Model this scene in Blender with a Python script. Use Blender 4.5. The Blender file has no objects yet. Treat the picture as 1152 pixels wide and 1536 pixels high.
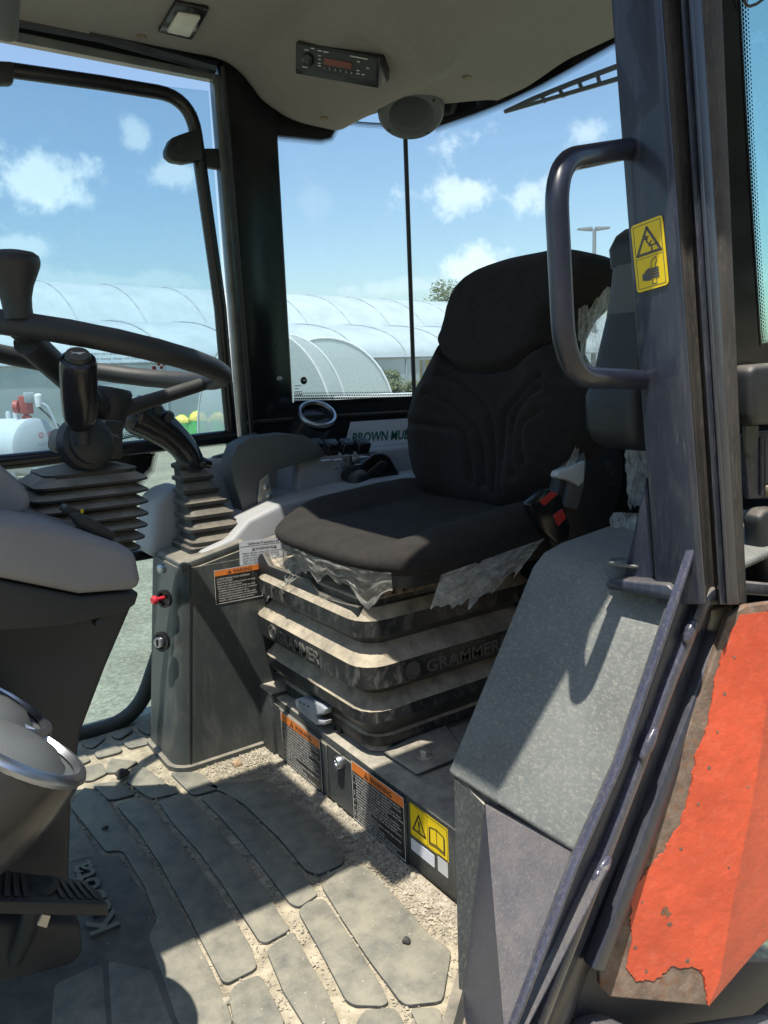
import bpy, bmesh, math, random
from mathutils import Vector as V, Matrix, noise as NZ

random.seed(7)
sc = bpy.context.scene
COL = sc.collection

# ------------------------------------------------------------------ camera
# tractor axes: X = towards the rear, Y = from the open left door to the right side, Z up; cab floor z = 0
YAW, PITCH, ROLL, EYE, FPX = math.radians(34), math.radians(10.3), math.radians(2.4), 0.85, 1154.0
_f = V((math.sin(YAW)*math.cos(PITCH), math.cos(YAW)*math.cos(PITCH), -math.sin(PITCH)))
_r0 = V((math.cos(YAW), -math.sin(YAW), 0)); _u0 = _r0.cross(_f)
_r = _r0*math.cos(ROLL) - _u0*math.sin(ROLL); _u = _u0*math.cos(ROLL) + _r0*math.sin(ROLL)
CAM = V((0, 0, EYE))
cd = bpy.data.cameras.new('camera'); cam = bpy.data.objects.new('camera', cd); COL.objects.link(cam)
cam.matrix_world = Matrix(((_r.x, _u.x, -_f.x, CAM.x), (_r.y, _u.y, -_f.y, CAM.y), (_r.z, _u.z, -_f.z, CAM.z), (0, 0, 0, 1)))
cd.sensor_fit = 'VERTICAL'; cd.sensor_height = 36; cd.lens = FPX/1536*36; cd.clip_start = 0.02; cd.clip_end = 2000
sc.camera = cam

def at(x, y, X=None, Y=None, Z=None):
    """a measured point of the photograph (1152 x 1536) laid on the real plane X=, Y= or Z="""
    v = _f + _r*((x-576)/FPX) + _u*((768-y)/FPX)
    t = X/v.x if X is not None else Y/v.y if Y is not None else (Z-EYE)/v.z
    return CAM + v*t

# ------------------------------------------------------------------ light
SUN = V((0.28, 0.20, -1.0)).normalized()
elev = math.asin(-SUN.z); azim = math.atan2(-SUN.x, -SUN.y)
w = bpy.data.worlds.new('World'); sc.world = w; w.use_nodes = True
nt = w.node_tree; nt.nodes.clear()
def N(nt, t, **k):
    n = nt.nodes.new(t)
    for a, b in k.items():
        if a == 'op': n.operation = b
        elif a.startswith('i_'):
            key = a[2:]; n.inputs[int(key) if key.isdigit() else key].default_value = b
        else: setattr(n, a, b)
    return n
wo = N(nt, 'ShaderNodeOutputWorld'); bg = N(nt, 'ShaderNodeBackground'); bg.inputs[1].default_value = 0.10
sky = N(nt, 'ShaderNodeTexSky'); sky.sky_type = 'NISHITA'; sky.sun_disc = False
sky.sun_elevation = elev; sky.sun_rotation = azim % (2*math.pi); sky.air_density = 1.3; sky.dust_density = 0.9; sky.ozone_density = 2.6
tc = N(nt, 'ShaderNodeTexCoord')
nz = N(nt, 'ShaderNodeTexNoise', i_Scale=13.0, i_Detail=12.0, i_Roughness=0.64)
nt.links.new(tc.outputs['Generated'], nz.inputs['Vector'])
nzs = N(nt, 'ShaderNodeMath', op='MULTIPLY_ADD', i_1=5.0, i_2=-2.55); nt.links.new(nz.outputs[0], nzs.inputs[0])
acc = None
CLOUDS = [(60, 275, 150, 60, 1.0), (140, 300, 60, 30, .6), (200, 205, 30, 40, .55), (20, 365, 60, 22, .6), (255, 262, 60, 24, .6), (715, 205, 95, 55, .85),
          (690, 295, 120, 42, .85), (800, 285, 60, 45, .7), (735, 392, 85, 42, 1.0), (640, 430, 300, 22, .35), (880, 200, 60, 30, .55), (470, 300, 40, 90, .12),
          (150, 420, 260, 20, .3), (1400, 300, 160, 60, 1.0), (1750, 380, 200, 60, 1.0), (-400, 300, 180, 70, 1.0), (-800, 200, 200, 60, .9), (300, -420, 240, 110, .8)]
for (x, y, sx, sy, amp) in CLOUDS:                      # cumulus puffs, each a soft patch of the sky broken by noise
    d = (_f + _r*((x-576)/FPX) + _u*((768-y)/FPX)); L = d.length; d.normalize()
    right = d.cross(V((0, 0, 1))).normalized(); up = right.cross(d)
    sub = N(nt, 'ShaderNodeVectorMath', op='SUBTRACT'); sub.inputs[1].default_value = d; nt.links.new(tc.outputs['Generated'], sub.inputs[0])
    da = N(nt, 'ShaderNodeVectorMath', op='DOT_PRODUCT'); da.inputs[1].default_value = right*(FPX*L/sx); nt.links.new(sub.outputs[0], da.inputs[0])
    db = N(nt, 'ShaderNodeVectorMath', op='DOT_PRODUCT'); db.inputs[1].default_value = up*(FPX*L/sy); nt.links.new(sub.outputs[0], db.inputs[0])
    dc = N(nt, 'ShaderNodeVectorMath', op='DOT_PRODUCT'); dc.inputs[1].default_value = d*2.0; nt.links.new(sub.outputs[0], dc.inputs[0])
    cb = N(nt, 'ShaderNodeCombineXYZ')
    for i, q in enumerate((da, db, dc)): nt.links.new(q.outputs['Value'], cb.inputs[i])
    ln = N(nt, 'ShaderNodeVectorMath', op='LENGTH'); nt.links.new(cb.outputs[0], ln.inputs[0])
    m = N(nt, 'ShaderNodeMath', op='MULTIPLY_ADD', i_1=-1.35, i_2=1.0); nt.links.new(ln.outputs['Value'], m.inputs[0])
    ad = N(nt, 'ShaderNodeMath', op='ADD'); nt.links.new(m.outputs[0], ad.inputs[0]); nt.links.new(nzs.outputs[0], ad.inputs[1])
    mr = N(nt, 'ShaderNodeMapRange'); mr.interpolation_type = 'SMOOTHSTEP'
    mr.inputs[1].default_value = 0.0; mr.inputs[2].default_value = 0.95; mr.inputs[4].default_value = amp*.88
    nt.links.new(ad.outputs[0], mr.inputs[0])
    if acc is None: acc = mr.outputs[0]
    else:
        mx = N(nt, 'ShaderNodeMath', op='MAXIMUM'); nt.links.new(acc, mx.inputs[0]); nt.links.new(mr.outputs[0], mx.inputs[1]); acc = mx.outputs[0]
mixc = N(nt, 'ShaderNodeMix'); mixc.data_type = 'RGBA'; mixc.inputs[7].default_value = (6.9, 7.3, 7.5, 1)
nt.links.new(acc, mixc.inputs[0]); nt.links.new(sky.outputs[0], mixc.inputs[6])
nt.links.new(mixc.outputs[2], bg.inputs[0]); nt.links.new(bg.outputs[0], wo.inputs[0])
sl = bpy.data.lights.new('sun', 'SUN'); sl.energy = 4.0; sl.angle = math.radians(0.53); sl.color = (1, 0.94, 0.845)
so = bpy.data.objects.new('sun', sl); COL.objects.link(so); so.rotation_euler = SUN.to_track_quat('-Z', 'Y').to_euler(); so.location = (-3, -2, 9)
vs = sc.view_settings; vs.view_transform = 'Standard'; vs.look = 'None'; vs.gamma = 1; vs.exposure = 0.92
sc.cycles.max_bounces = 8; sc.cycles.transparent_max_bounces = 16

# ------------------------------------------------------------------ materials
def mat(name, col, rough=.5, metal=0., var=.18, vs_=14., bump=0., bs=250., dust=0., dcol=(.42, .36, .27), dlow=.35, scratch=0., scol=(.45, .43, .40), sscale=(30, 30, 4), spec=.5, coat=0., trans=0., fleck=0., fcol=(.5, .47, .42), sdir='Z'):
    m = bpy.data.materials.new(name); m.use_nodes = True; t = m.node_tree; t.nodes.clear()
    out = N(t, 'ShaderNodeOutputMaterial'); p = N(t, 'ShaderNodeBsdfPrincipled'); t.links.new(p.outputs[0], out.inputs[0])
    p.inputs['Metallic'].default_value = metal; p.inputs['Specular IOR Level'].default_value = spec; p.inputs['Coat Weight'].default_value = coat
    co = N(t, 'ShaderNodeTexCoord')
    n1 = N(t, 'ShaderNodeTexNoise', i_Scale=vs_, i_Detail=7., i_Roughness=.65); t.links.new(co.outputs['Object'], n1.inputs[0])
    r1 = N(t, 'ShaderNodeMapRange'); r1.inputs[1].default_value = .3; r1.inputs[2].default_value = .7; r1.inputs[3].default_value = 1-var; r1.inputs[4].default_value = 1+var
    t.links.new(n1.outputs[0], r1.inputs[0])
    c = N(t, 'ShaderNodeMix'); c.data_type = 'RGBA'; c.blend_type = 'MULTIPLY'; c.inputs[0].default_value = 1; c.inputs[6].default_value = (*col, 1); t.links.new(r1.outputs[0], c.inputs[7])
    cur = c.outputs[2]; rcur = None
    rr = N(t, 'ShaderNodeMapRange'); rr.inputs[3].default_value = rough*.85; rr.inputs[4].default_value = min(1, rough*1.2); t.links.new(n1.outputs[0], rr.inputs[0]); rcur = rr.outputs[0]
    def layer(fac, color, rgh):
        nonlocal cur, rcur
        a = N(t, 'ShaderNodeMix'); a.data_type = 'RGBA'; a.inputs[7].default_value = (*color, 1); t.links.new(fac, a.inputs[0]); t.links.new(cur, a.inputs[6]); cur = a.outputs[2]
        b = N(t, 'ShaderNodeMix'); b.inputs[3].default_value = rgh; t.links.new(fac, b.inputs[0]); t.links.new(rcur, b.inputs[2]); rcur = b.outputs[0]
    if scratch:
        mp = N(t, 'ShaderNodeMapping'); mp.inputs['Scale'].default_value = sscale; t.links.new(co.outputs['Object'], mp.inputs[0])
        n2 = N(t, 'ShaderNodeTexNoise', i_Scale=3., i_Detail=6., i_Roughness=.75, i_Distortion=.6); t.links.new(mp.outputs[0], n2.inputs[0])
        r2 = N(t, 'ShaderNodeMapRange'); r2.inputs[1].default_value = .50; r2.inputs[2].default_value = .66; r2.inputs[4].default_value = scratch; t.links.new(n2.outputs[0], r2.inputs[0])
        layer(r2.outputs[0], scol, .8)
    if fleck:
        n4 = N(t, 'ShaderNodeTexNoise', i_Scale=420., i_Detail=3.); t.links.new(co.outputs['Object'], n4.inputs[0])
        r4 = N(t, 'ShaderNodeMapRange'); r4.inputs[1].default_value = .64; r4.inputs[2].default_value = .7; r4.inputs[4].default_value = fleck; t.links.new(n4.outputs[0], r4.inputs[0])
        layer(r4.outputs[0], fcol, .8)
    if dust:
        g = N(t, 'ShaderNodeNewGeometry'); s = N(t, 'ShaderNodeSeparateXYZ'); t.links.new(g.outputs['Normal'], s.inputs[0])
        r3 = N(t, 'ShaderNodeMapRange'); r3.inputs[1].default_value = dlow; r3.inputs[2].default_value = dlow+.45; t.links.new(s.outputs[2], r3.inputs[0])
        n3 = N(t, 'ShaderNodeTexNoise', i_Scale=22., i_Detail=8., i_Roughness=.7); t.links.new(co.outputs['Object'], n3.inputs[0])
        r5 = N(t, 'ShaderNodeMapRange'); r5.inputs[1].default_value = .32; r5.inputs[2].default_value = .62; r5.inputs[3].default_value = dust*.35; r5.inputs[4].default_value = dust; t.links.new(n3.outputs[0], r5.inputs[0])
        mm = N(t, 'ShaderNodeMath', op='MULTIPLY'); t.links.new(r3.outputs[0], mm.inputs[0]); t.links.new(r5.outputs[0], mm.inputs[1])
        layer(mm.outputs[0], dcol, .95)
    t.links.new(cur, p.inputs['Base Color']); t.links.new(rcur, p.inputs['Roughness'])
    if bump:
        nb = N(t, 'ShaderNodeTexNoise', i_Scale=bs, i_Detail=4., i_Roughness=.6); t.links.new(co.outputs['Object'], nb.inputs[0])
        bp = N(t, 'ShaderNodeBump', i_Strength=min(1., bump), i_Distance=.0012 if bs > 60 else .004); t.links.new(nb.outputs[0], bp.inputs['Height']); t.links.new(bp.outputs[0], p.inputs['Normal'])
    if trans:
        tr = N(t, 'ShaderNodeBsdfTranslucent'); t.links.new(cur, tr.inputs[0]); mx = N(t, 'ShaderNodeMixShader'); mx.inputs[0].default_value = trans
        t.links.new(p.outputs[0], mx.inputs[1]); t.links.new(tr.outputs[0], mx.inputs[2]); t.links.new(mx.outputs[0], out.inputs[0])
    return m

def glass_mat(name, tint, haze=.03, hcol=(.75, .8, .82), refl=1.):
    m = bpy.data.materials.new(name); m.use_nodes = True; t = m.node_tree; t.nodes.clear()
    out = N(t, 'ShaderNodeOutputMaterial'); tr = N(t, 'ShaderNodeBsdfTransparent'); tr.inputs[0].default_value = (*tint, 1)
    gl = N(t, 'ShaderNodeBsdfGlossy'); gl.inputs['Roughness'].default_value = 0.01
    ge = N(t, 'ShaderNodeNewGeometry'); dp = N(t, 'ShaderNodeVectorMath', op='DOT_PRODUCT'); t.links.new(ge.outputs['Normal'], dp.inputs[0]); t.links.new(ge.outputs['Incoming'], dp.inputs[1])
    ab = N(t, 'ShaderNodeMath', op='ABSOLUTE'); t.links.new(dp.outputs['Value'], ab.inputs[0]); om = N(t, 'ShaderNodeMath', op='SUBTRACT', i_0=1.); t.links.new(ab.outputs[0], om.inputs[1])
    pw = N(t, 'ShaderNodeMath', op='POWER', i_1=5.); t.links.new(om.outputs[0], pw.inputs[0]); fm = N(t, 'ShaderNodeMath', op='MULTIPLY_ADD', i_1=.9*refl, i_2=.04*refl); t.links.new(pw.outputs[0], fm.inputs[0])
    m1 = N(t, 'ShaderNodeMixShader'); t.links.new(fm.outputs[0], m1.inputs[0]); t.links.new(tr.outputs[0], m1.inputs[1]); t.links.new(gl.outputs[0], m1.inputs[2])
    df = N(t, 'ShaderNodeBsdfTranslucent'); df.inputs[0].default_value = (*hcol, 1)
    co = N(t, 'ShaderNodeTexCoord'); n1 = N(t, 'ShaderNodeTexNoise', i_Scale=6., i_Detail=8., i_Roughness=.7); t.links.new(co.outputs['Object'], n1.inputs[0])
    n2 = N(t, 'ShaderNodeTexNoise', i_Scale=170., i_Detail=2.); t.links.new(co.outputs['Object'], n2.inputs[0])
    r2 = N(t, 'ShaderNodeMapRange'); r2.inputs[1].default_value = .72; r2.inputs[2].default_value = .78; r2.inputs[4].default_value = .35; t.links.new(n2.outputs[0], r2.inputs[0])
    r1 = N(t, 'ShaderNodeMapRange'); r1.inputs[1].default_value = .3; r1.inputs[2].default_value = .75; r1.inputs[3].default_value = haze*.5; r1.inputs[4].default_value = haze*1.6; t.links.new(n1.outputs[0], r1.inputs[0])
    ad = N(t, 'ShaderNodeMath', op='ADD'); t.links.new(r1.outputs[0], ad.inputs[0]); t.links.new(r2.outputs[0], ad.inputs[1])
    m2 = N(t, 'ShaderNodeMixShader'); t.links.new(ad.outputs[0], m2.inputs[0]); t.links.new(m1.outputs[0], m2.inputs[1]); t.links.new(df.outputs[0], m2.inputs[2])
    t.links.new(m2.outputs[0], out.inputs[0]); return m

def frit_mat(name):
    """black enamel whose edge breaks into dots: U metres along the edge, V 0 (solid) .. 1 (clear)"""
    m = bpy.data.materials.new(name); m.use_nodes = True; t = m.node_tree; t.nodes.clear()
    out = N(t, 'ShaderNodeOutputMaterial'); tr = N(t, 'ShaderNodeBsdfTransparent'); p = N(t, 'ShaderNodeBsdfPrincipled'); p.inputs['Base Color'].default_value = (.012, .012, .014, 1); p.inputs['Roughness'].default_value = .12
    uv = N(t, 'ShaderNodeUVMap'); s = N(t, 'ShaderNodeSeparateXYZ'); t.links.new(uv.outputs[0], s.inputs[0])
    ROWS, PITCH = 4., .0052
    vy = N(t, 'ShaderNodeMath', op='MULTIPLY', i_1=ROWS); t.links.new(s.outputs[1], vy.inputs[0])
    fy = N(t, 'ShaderNodeMath', op='FLOOR'); t.links.new(vy.outputs[0], fy.inputs[0])
    off = N(t, 'ShaderNodeMath', op='MULTIPLY', i_1=.5); t.links.new(fy.outputs[0], off.inputs[0])
    ux = N(t, 'ShaderNodeMath', op='MULTIPLY', i_1=1/PITCH); t.links.new(s.outputs[0], ux.inputs[0])
    ua = N(t, 'ShaderNodeMath', op='ADD'); t.links.new(ux.outputs[0], ua.inputs[0]); t.links.new(off.outputs[0], ua.inputs[1])
    def cen(o):
        f = N(t, 'ShaderNodeMath', op='FRACT'); t.links.new(o, f.inputs[0]); d = N(t, 'ShaderNodeMath', op='SUBTRACT', i_1=.5); t.links.new(f.outputs[0], d.inputs[0]); return d.outputs[0]
    cb = N(t, 'ShaderNodeCombineXYZ'); t.links.new(cen(ua.outputs[0]), cb.inputs[0]); t.links.new(cen(vy.outputs[0]), cb.inputs[1])
    ln = N(t, 'ShaderNodeVectorMath', op='LENGTH'); t.links.new(cb.outputs[0], ln.inputs[0])
    rad = N(t, 'ShaderNodeMapRange'); rad.inputs[3].default_value = .60; rad.inputs[4].default_value = .22; t.links.new(s.outputs[1], rad.inputs[0])
    lt = N(t, 'ShaderNodeMath', op='LESS_THAN'); t.links.new(ln.outputs['Value'], lt.inputs[0]); t.links.new(rad.outputs[0], lt.inputs[1])
    mx = N(t, 'ShaderNodeMixShader'); t.links.new(lt.outputs[0], mx.inputs[0]); t.links.new(tr.outputs[0], mx.inputs[1]); t.links.new(p.outputs[0], mx.inputs[2]); t.links.new(mx.outputs[0], out.inputs[0])
    return m

def film_mat(name, col, alpha, rough=.35, bump=.6):
    """thin crumpled polythene: part clear, part milky"""
    m = bpy.data.materials.new(name); m.use_nodes = True; t = m.node_tree; t.nodes.clear()
    out = N(t, 'ShaderNodeOutputMaterial'); tr = N(t, 'ShaderNodeBsdfTransparent'); tr.inputs[0].default_value = (.93, .93, .92, 1)
    p = N(t, 'ShaderNodeBsdfPrincipled'); p.inputs['Base Color'].default_value = (*col, 1); p.inputs['Roughness'].default_value = rough
    tl = N(t, 'ShaderNodeBsdfTranslucent'); tl.inputs[0].default_value = (*col, 1)
    a = N(t, 'ShaderNodeMixShader'); a.inputs[0].default_value = .55; t.links.new(p.outputs[0], a.inputs[1]); t.links.new(tl.outputs[0], a.inputs[2])
    co = N(t, 'ShaderNodeTexCoord'); n1 = N(t, 'ShaderNodeTexNoise', i_Scale=35., i_Detail=6., i_Roughness=.7); t.links.new(co.outputs['Object'], n1.inputs[0])
    r = N(t, 'ShaderNodeMapRange'); r.inputs[1].default_value = .3; r.inputs[2].default_value = .7; r.inputs[3].default_value = alpha-.25; r.inputs[4].default_value = min(1, alpha+.25); t.links.new(n1.outputs[0], r.inputs[0])
    bp = N(t, 'ShaderNodeBump', i_Strength=bump, i_Distance=.006); n2 = N(t, 'ShaderNodeTexNoise', i_Scale=55., i_Detail=4.); t.links.new(co.outputs['Object'], n2.inputs[0]); t.links.new(n2.outputs[0], bp.inputs['Height']); t.links.new(bp.outputs[0], p.inputs['Normal'])
    b = N(t, 'ShaderNodeMixShader'); t.links.new(r.outputs[0], b.inputs[0]); t.links.new(tr.outputs[0], b.inputs[1]); t.links.new(a.outputs[0], b.inputs[2]); t.links.new(b.outputs[0], out.inputs[0])
    return m

M = {}
M['navy'] = mat('navy_black_paint', (.026, .032, .052), .33, var=.15, scratch=.22, scol=(.13, .13, .145), sscale=(50, 50, 7), coat=.3, dust=.2)
M['navyclean'] = mat('navy_black_tube', (.012, .014, .026), .34, var=.15, coat=.2, scratch=.06, scol=(.1, .1, .12), sscale=(40, 40, 40))
M['navydirty'] = mat('navy_black_paint_dirty', (.028, .033, .050), .4, var=.2, scratch=.28, scol=(.19, .19, .19), sscale=(80, 80, 10), dust=.4, dlow=.3)
M['groove'] = mat('dirty_channel', (.05, .045, .042), .75, var=.3, scratch=.55, scol=(.15, .13, .105), sscale=(110, 110, 14), dust=.5)
M['black'] = mat('black_plastic', (.018, .021, .024), .45, var=.15, bump=.25, bs=600, dust=.3)
M['blackgloss'] = mat('black_gloss_plastic', (.014, .015, .018), .2, var=.1)
M['edge'] = mat('worn_navy_sky_edge', (.055, .056, .082), .25, var=.2, coat=.5, scratch=.18, scol=(.3, .28, .26), sscale=(60, 60, 20))  # scratched paint, base lightened and blued for sky caught on the edges
M['matblack'] = mat('matt_black_panel', (.012, .014, .016), .7, var=.1, spec=.25)
M['rubber'] = mat('black_rubber', (.022, .025, .028), .5, var=.15, dust=.10, bump=.4, bs=500)
M['boot'] = mat('dusty_bellows_rubber', (.024, .024, .024), .55, var=.2, dust=.85, dcol=(.36, .32, .26), dlow=.15)
M['joyboot'] = mat('joystick_boot_rubber', (.024, .026, .027), .5, var=.2, dust=.4)
M['susp'] = mat('suspension_bellows_plastic', (.020, .022, .024), .38, var=.2, dust=1., dcol=(.47, .40, .30), dlow=.2, scratch=.2, sscale=(15, 15, 8))
M['cabinet'] = mat('dark_grey_cabinet', (.052, .060, .060), .42, var=.2, vs_=8, scratch=.22, scol=(.2, .2, .18), sscale=(10, 10, 3), dust=.55)
M['steel'] = mat('worn_black_steel', (.042, .047, .048), .5, var=.3, vs_=10, scratch=.28, scol=(.26, .255, .22), sscale=(80, 80, 40), dust=.9, dcol=(.45, .40, .32))
M['cover'] = mat('grey_fender_cover', (.125, .138, .134), .55, var=.3, vs_=6, scratch=.6, scol=(.33, .32, .275), sscale=(150, 46, 46), dust=.3, dcol=(.31, .29, .24))
M['lowerwall'] = mat('scuffed_lower_wall', (.045, .047, .066), .45, var=.2, vs_=9, scratch=.32, scol=(.24, .235, .245), sscale=(130, 130, 40), dust=.25)
M['greyp'] = mat('light_grey_plastic', (.33, .34, .36), .5, var=.06, bump=.5, bs=450, dust=.25)
M['dash'] = mat('dash_grey_plastic', (.25, .25, .268), .55, var=.06, bump=.9, bs=330, dust=.15)
M['dashdark'] = mat('dash_dark_plastic', (.030, .033, .037), .5, var=.08, bump=.5, bs=400)
M['arm'] = mat('armrest_grey', (.095, .105, .108), .6, var=.08, bump=.5, bs=500)
M['fabric'] = mat('black_seat_fabric', (.022, .020, .020), .95, var=.25, vs_=60, bump=1., bs=700, spec=.15, fleck=.6, fcol=(.075, .064, .055), dust=.12, dcol=(.15, .13, .1))
_p = [n for n in M['fabric'].node_tree.nodes if n.type == 'BSDF_PRINCIPLED'][0]; _p.inputs['Sheen Weight'].default_value = .07; _p.inputs['Sheen Roughness'].default_value = .6; _p.inputs['Sheen Tint'].default_value = (.55, .5, .46, 1)
M['head'] = mat('headliner_felt', (.275, .255, .235), .95, var=.05, vs_=60, bump=1., bs=700, spec=.1)
M['mat'] = mat('mat_rubber', (.052, .060, .064), .55, var=.35, vs_=16, dust=1., dcol=(.255, .24, .185), bump=.6, bs=120, scratch=.35, scol=(.27, .265, .23), sscale=(14, 14, 12), fleck=.35, fcol=(.40, .37, .30))
M['matbase'] = mat('mat_base_rubber', (.05, .053, .053), .6, var=.35, vs_=22, dust=.45, dcol=(.30, .27, .21), bump=.5, bs=120)
M['sand'] = mat('floor_dust', (.345, .305, .225), .95, var=.45, vs_=30, bump=1., bs=260, spec=.1, fleck=.5, fcol=(.52, .47, .38))
M['emboss'] = mat('raised_plastic_letters', (.11, .105, .095), .4, var=.1)
M['stone'] = mat('grit', (.37, .33, .26), .9, var=.4, vs_=60, bump=.6, bs=300)
M['orange'] = mat('orange_fender_paint', (.56, .085, .038), .42, var=.24, vs_=9, bump=.45, bs=58, coat=.15, scratch=.10, scol=(.7, .3, .22), sscale=(20, 20, 14))
M['rust'] = mat('rusty_steel', (.17, .125, .095), .75, var=.5, vs_=40, bump=1., bs=90, scratch=.8, scol=(.20, .085, .035), sscale=(22, 22, 22), fleck=.6, fcol=(.34, .32, .28))
M['white'] = mat('white_paint', (.75, .76, .76), .5, var=.05)
M['offwhite'] = mat('grey_white_plastic', (.52, .53, .54), .45, var=.06)
M['latch'] = mat('grey_lever_plastic', (.33, .35, .38), .4, var=.08)
M['yellow'] = mat('yellow_label', (.80, .58, .01), .35, var=.03)
M['olabel'] = mat('orange_label_band', (.78, .22, .04), .4, var=.06)
M['blabel'] = mat('black_label', (.018, .017, .017), .35, var=.2, dust=.1, scratch=.15)
M['wlabel'] = mat('white_label', (.62, .64, .70), .45, var=.04)
M['print'] = mat('black_print', (.02, .02, .02), .5, var=.02)
M['greyprint'] = mat('grey_print', (.09, .085, .08), .5, var=.02)
M['wprint'] = mat('white_print', (.70, .69, .66), .5, var=.02)
M['teal'] = mat('green_print', (.0, .13, .095), .5, var=.02)
M['chrome'] = mat('silver_ring', (.50, .52, .55), .34, metal=1., var=.05)
M['bolt'] = mat('zinc_bolt', (.62, .58, .50), .4, metal=.7, var=.2, dust=.4)
M['red'] = mat('red_plastic', (.50, .035, .03), .4, var=.06)
M['redlamp'] = mat('red_switch', (.55, .03, .05), .3, var=.05)
M['lcd'] = mat('red_display', (.16, .035, .018), .3, var=.2)
M['lens'] = mat('dome_lens', (.62, .60, .52), .3, var=.15)
M['strip'] = mat('worn_seal_strip', (.20, .22, .22), .25, var=.3, metal=.4)
M['glass'] = glass_mat('window_glass', (.765, .88, .925), .055, refl=.6)
M['clear'] = glass_mat('added_hatch_clear_glass', (.965, .975, .97), .008, refl=.6)  # pane of the added roof hatch, clear so its sunlight stays untinted
M['tint'] = glass_mat('tinted_quarter_glass', (.80, .97, .96), .07, (.5, .85, .85), refl=.6)
M['frit'] = frit_mat('dotted_enamel')
M['enamel'] = mat('black_enamel', (.012, .012, .014), .12, var=.05)
M['film'] = film_mat('torn_polythene', (.88, .86, .80), .44, rough=.2, bump=.2)
M['vent'] = mat('vent_housing', (.026, .027, .030), .26, var=.2, vs_=20)
M['haystone'] = mat('tan_stone', (.42, .30, .19), .9, var=.3, vs_=80)
M['clod'] = mat('dark_clod', (.05, .048, .042), .95, var=.4, vs_=90, bump=.8, bs=200)
M['brownish'] = mat('dirty_clip', (.20, .16, .11), .8, var=.3)

# ------------------------------------------------------------------ builders
ORG = {}
def thing(name, label, cat, loc, group=None, kind=None):
    o = bpy.data.objects.new(name, None); COL.objects.link(o); o.location = loc; ORG[o] = V(loc)
    o.empty_display_size = .05
    o['label'] = label; o['category'] = cat
    if group: o['group'] = group
    if kind: o['kind'] = kind
    return o
def tag(o, label, cat, group=None):
    o['label'] = label; o['category'] = cat
    if group: o['group'] = group
    return o
def obj(name, bm, m, parent=None, smooth=40, loc=None, kind=None, label=None):
    """link bm (world coordinates) as ONE mesh object, under parent if given"""
    me = bpy.data.meshes.new(name)
    if parent is not None: org = ORG[parent]
    elif loc is not None: org = V(loc)
    else:
        bb = [v.co for v in bm.verts]; org = V((sum(v.x for v in bb)/len(bb), sum(v.y for v in bb)/len(bb), min(v.z for v in bb)))
    bmesh.ops.translate(bm, verts=bm.verts, vec=-org)
    bm.normal_update(); bm.to_mesh(me); bm.free()
    if smooth:
        for p in me.polygons: p.use_smooth = True
        me.set_sharp_from_angle(angle=math.radians(smooth))
    me.materials.append(m)
    o = bpy.data.objects.new(name, me); COL.objects.link(o); ORG[o] = org
    if parent is not None: o.parent = parent
    else: o.location = org
    if kind: o['kind'] = kind
    if label: o['label'] = label
    return o
def nb(): return bmesh.new()
def recalc(bm): bmesh.ops.recalc_face_normals(bm, faces=bm.faces)
def bev(bm, wd, seg=2, ang=30, edges=None):
    es = edges or [e for e in bm.edges if len(e.link_faces) == 2 and e.calc_face_angle(0) > math.radians(ang)]
    if es: bmesh.ops.bevel(bm, geom=es, offset=wd, segments=seg, profile=.5, affect='EDGES', clamp_overlap=True)
    return bm
def prism(pts, off, bm=None, b=0, seg=2):
    own = bm is None
    t = bmesh.new(); a = [t.verts.new(p) for p in pts]; c = [t.verts.new(V(p)+V(off)) for p in pts]
    n = len(pts); t.faces.new(a); t.faces.new(c[::-1])
    for i in range(n): t.faces.new((a[i], c[i], c[(i+1) % n], a[(i+1) % n]))
    recalc(t)
    if b: bev(t, b, seg)
    return t if own else join(bm, t)
def join(bm, t):
    me = bpy.data.meshes.new('tmp'); t.to_mesh(me); t.free(); bm.from_mesh(me); bpy.data.meshes.remove(me); return bm
def box(lo, hi, bm=None, b=0, seg=2, rot=None, piv=None):
    t = bmesh.new(); lo, hi = V(lo), V(hi)
    bmesh.ops.create_cube(t, size=1); bmesh.ops.scale(t, vec=hi-lo, verts=t.verts); bmesh.ops.translate(t, vec=(lo+hi)/2, verts=t.verts)
    if b: bev(t, b, seg)
    if rot is not None: bmesh.ops.rotate(t, verts=t.verts, cent=piv if piv else (lo+hi)/2, matrix=rot)
    return t if bm is None else join(bm, t)
def fillet(path, R, k=6):
    path = [V(p) for p in path]; out = [path[0]]
    for i in range(1, len(path)-1):
        p, a, c = path[i], (path[i-1]-path[i]), (path[i+1]-path[i]); la, lc = a.length, c.length; a.normalize(); c.normalize()
        ang = a.angle(c)
        if ang > 3.1: out.append(p); continue
        d = min(R/math.tan(ang/2), la*.49, lc*.49)
        A, B = p+a*d, p+c*d
        for j in range(k+1):
            s = j/k; out.append((A*(1-s)**2) + (p*2*s*(1-s)) + (B*s*s))
    out.append(path[-1]); return out
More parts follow.
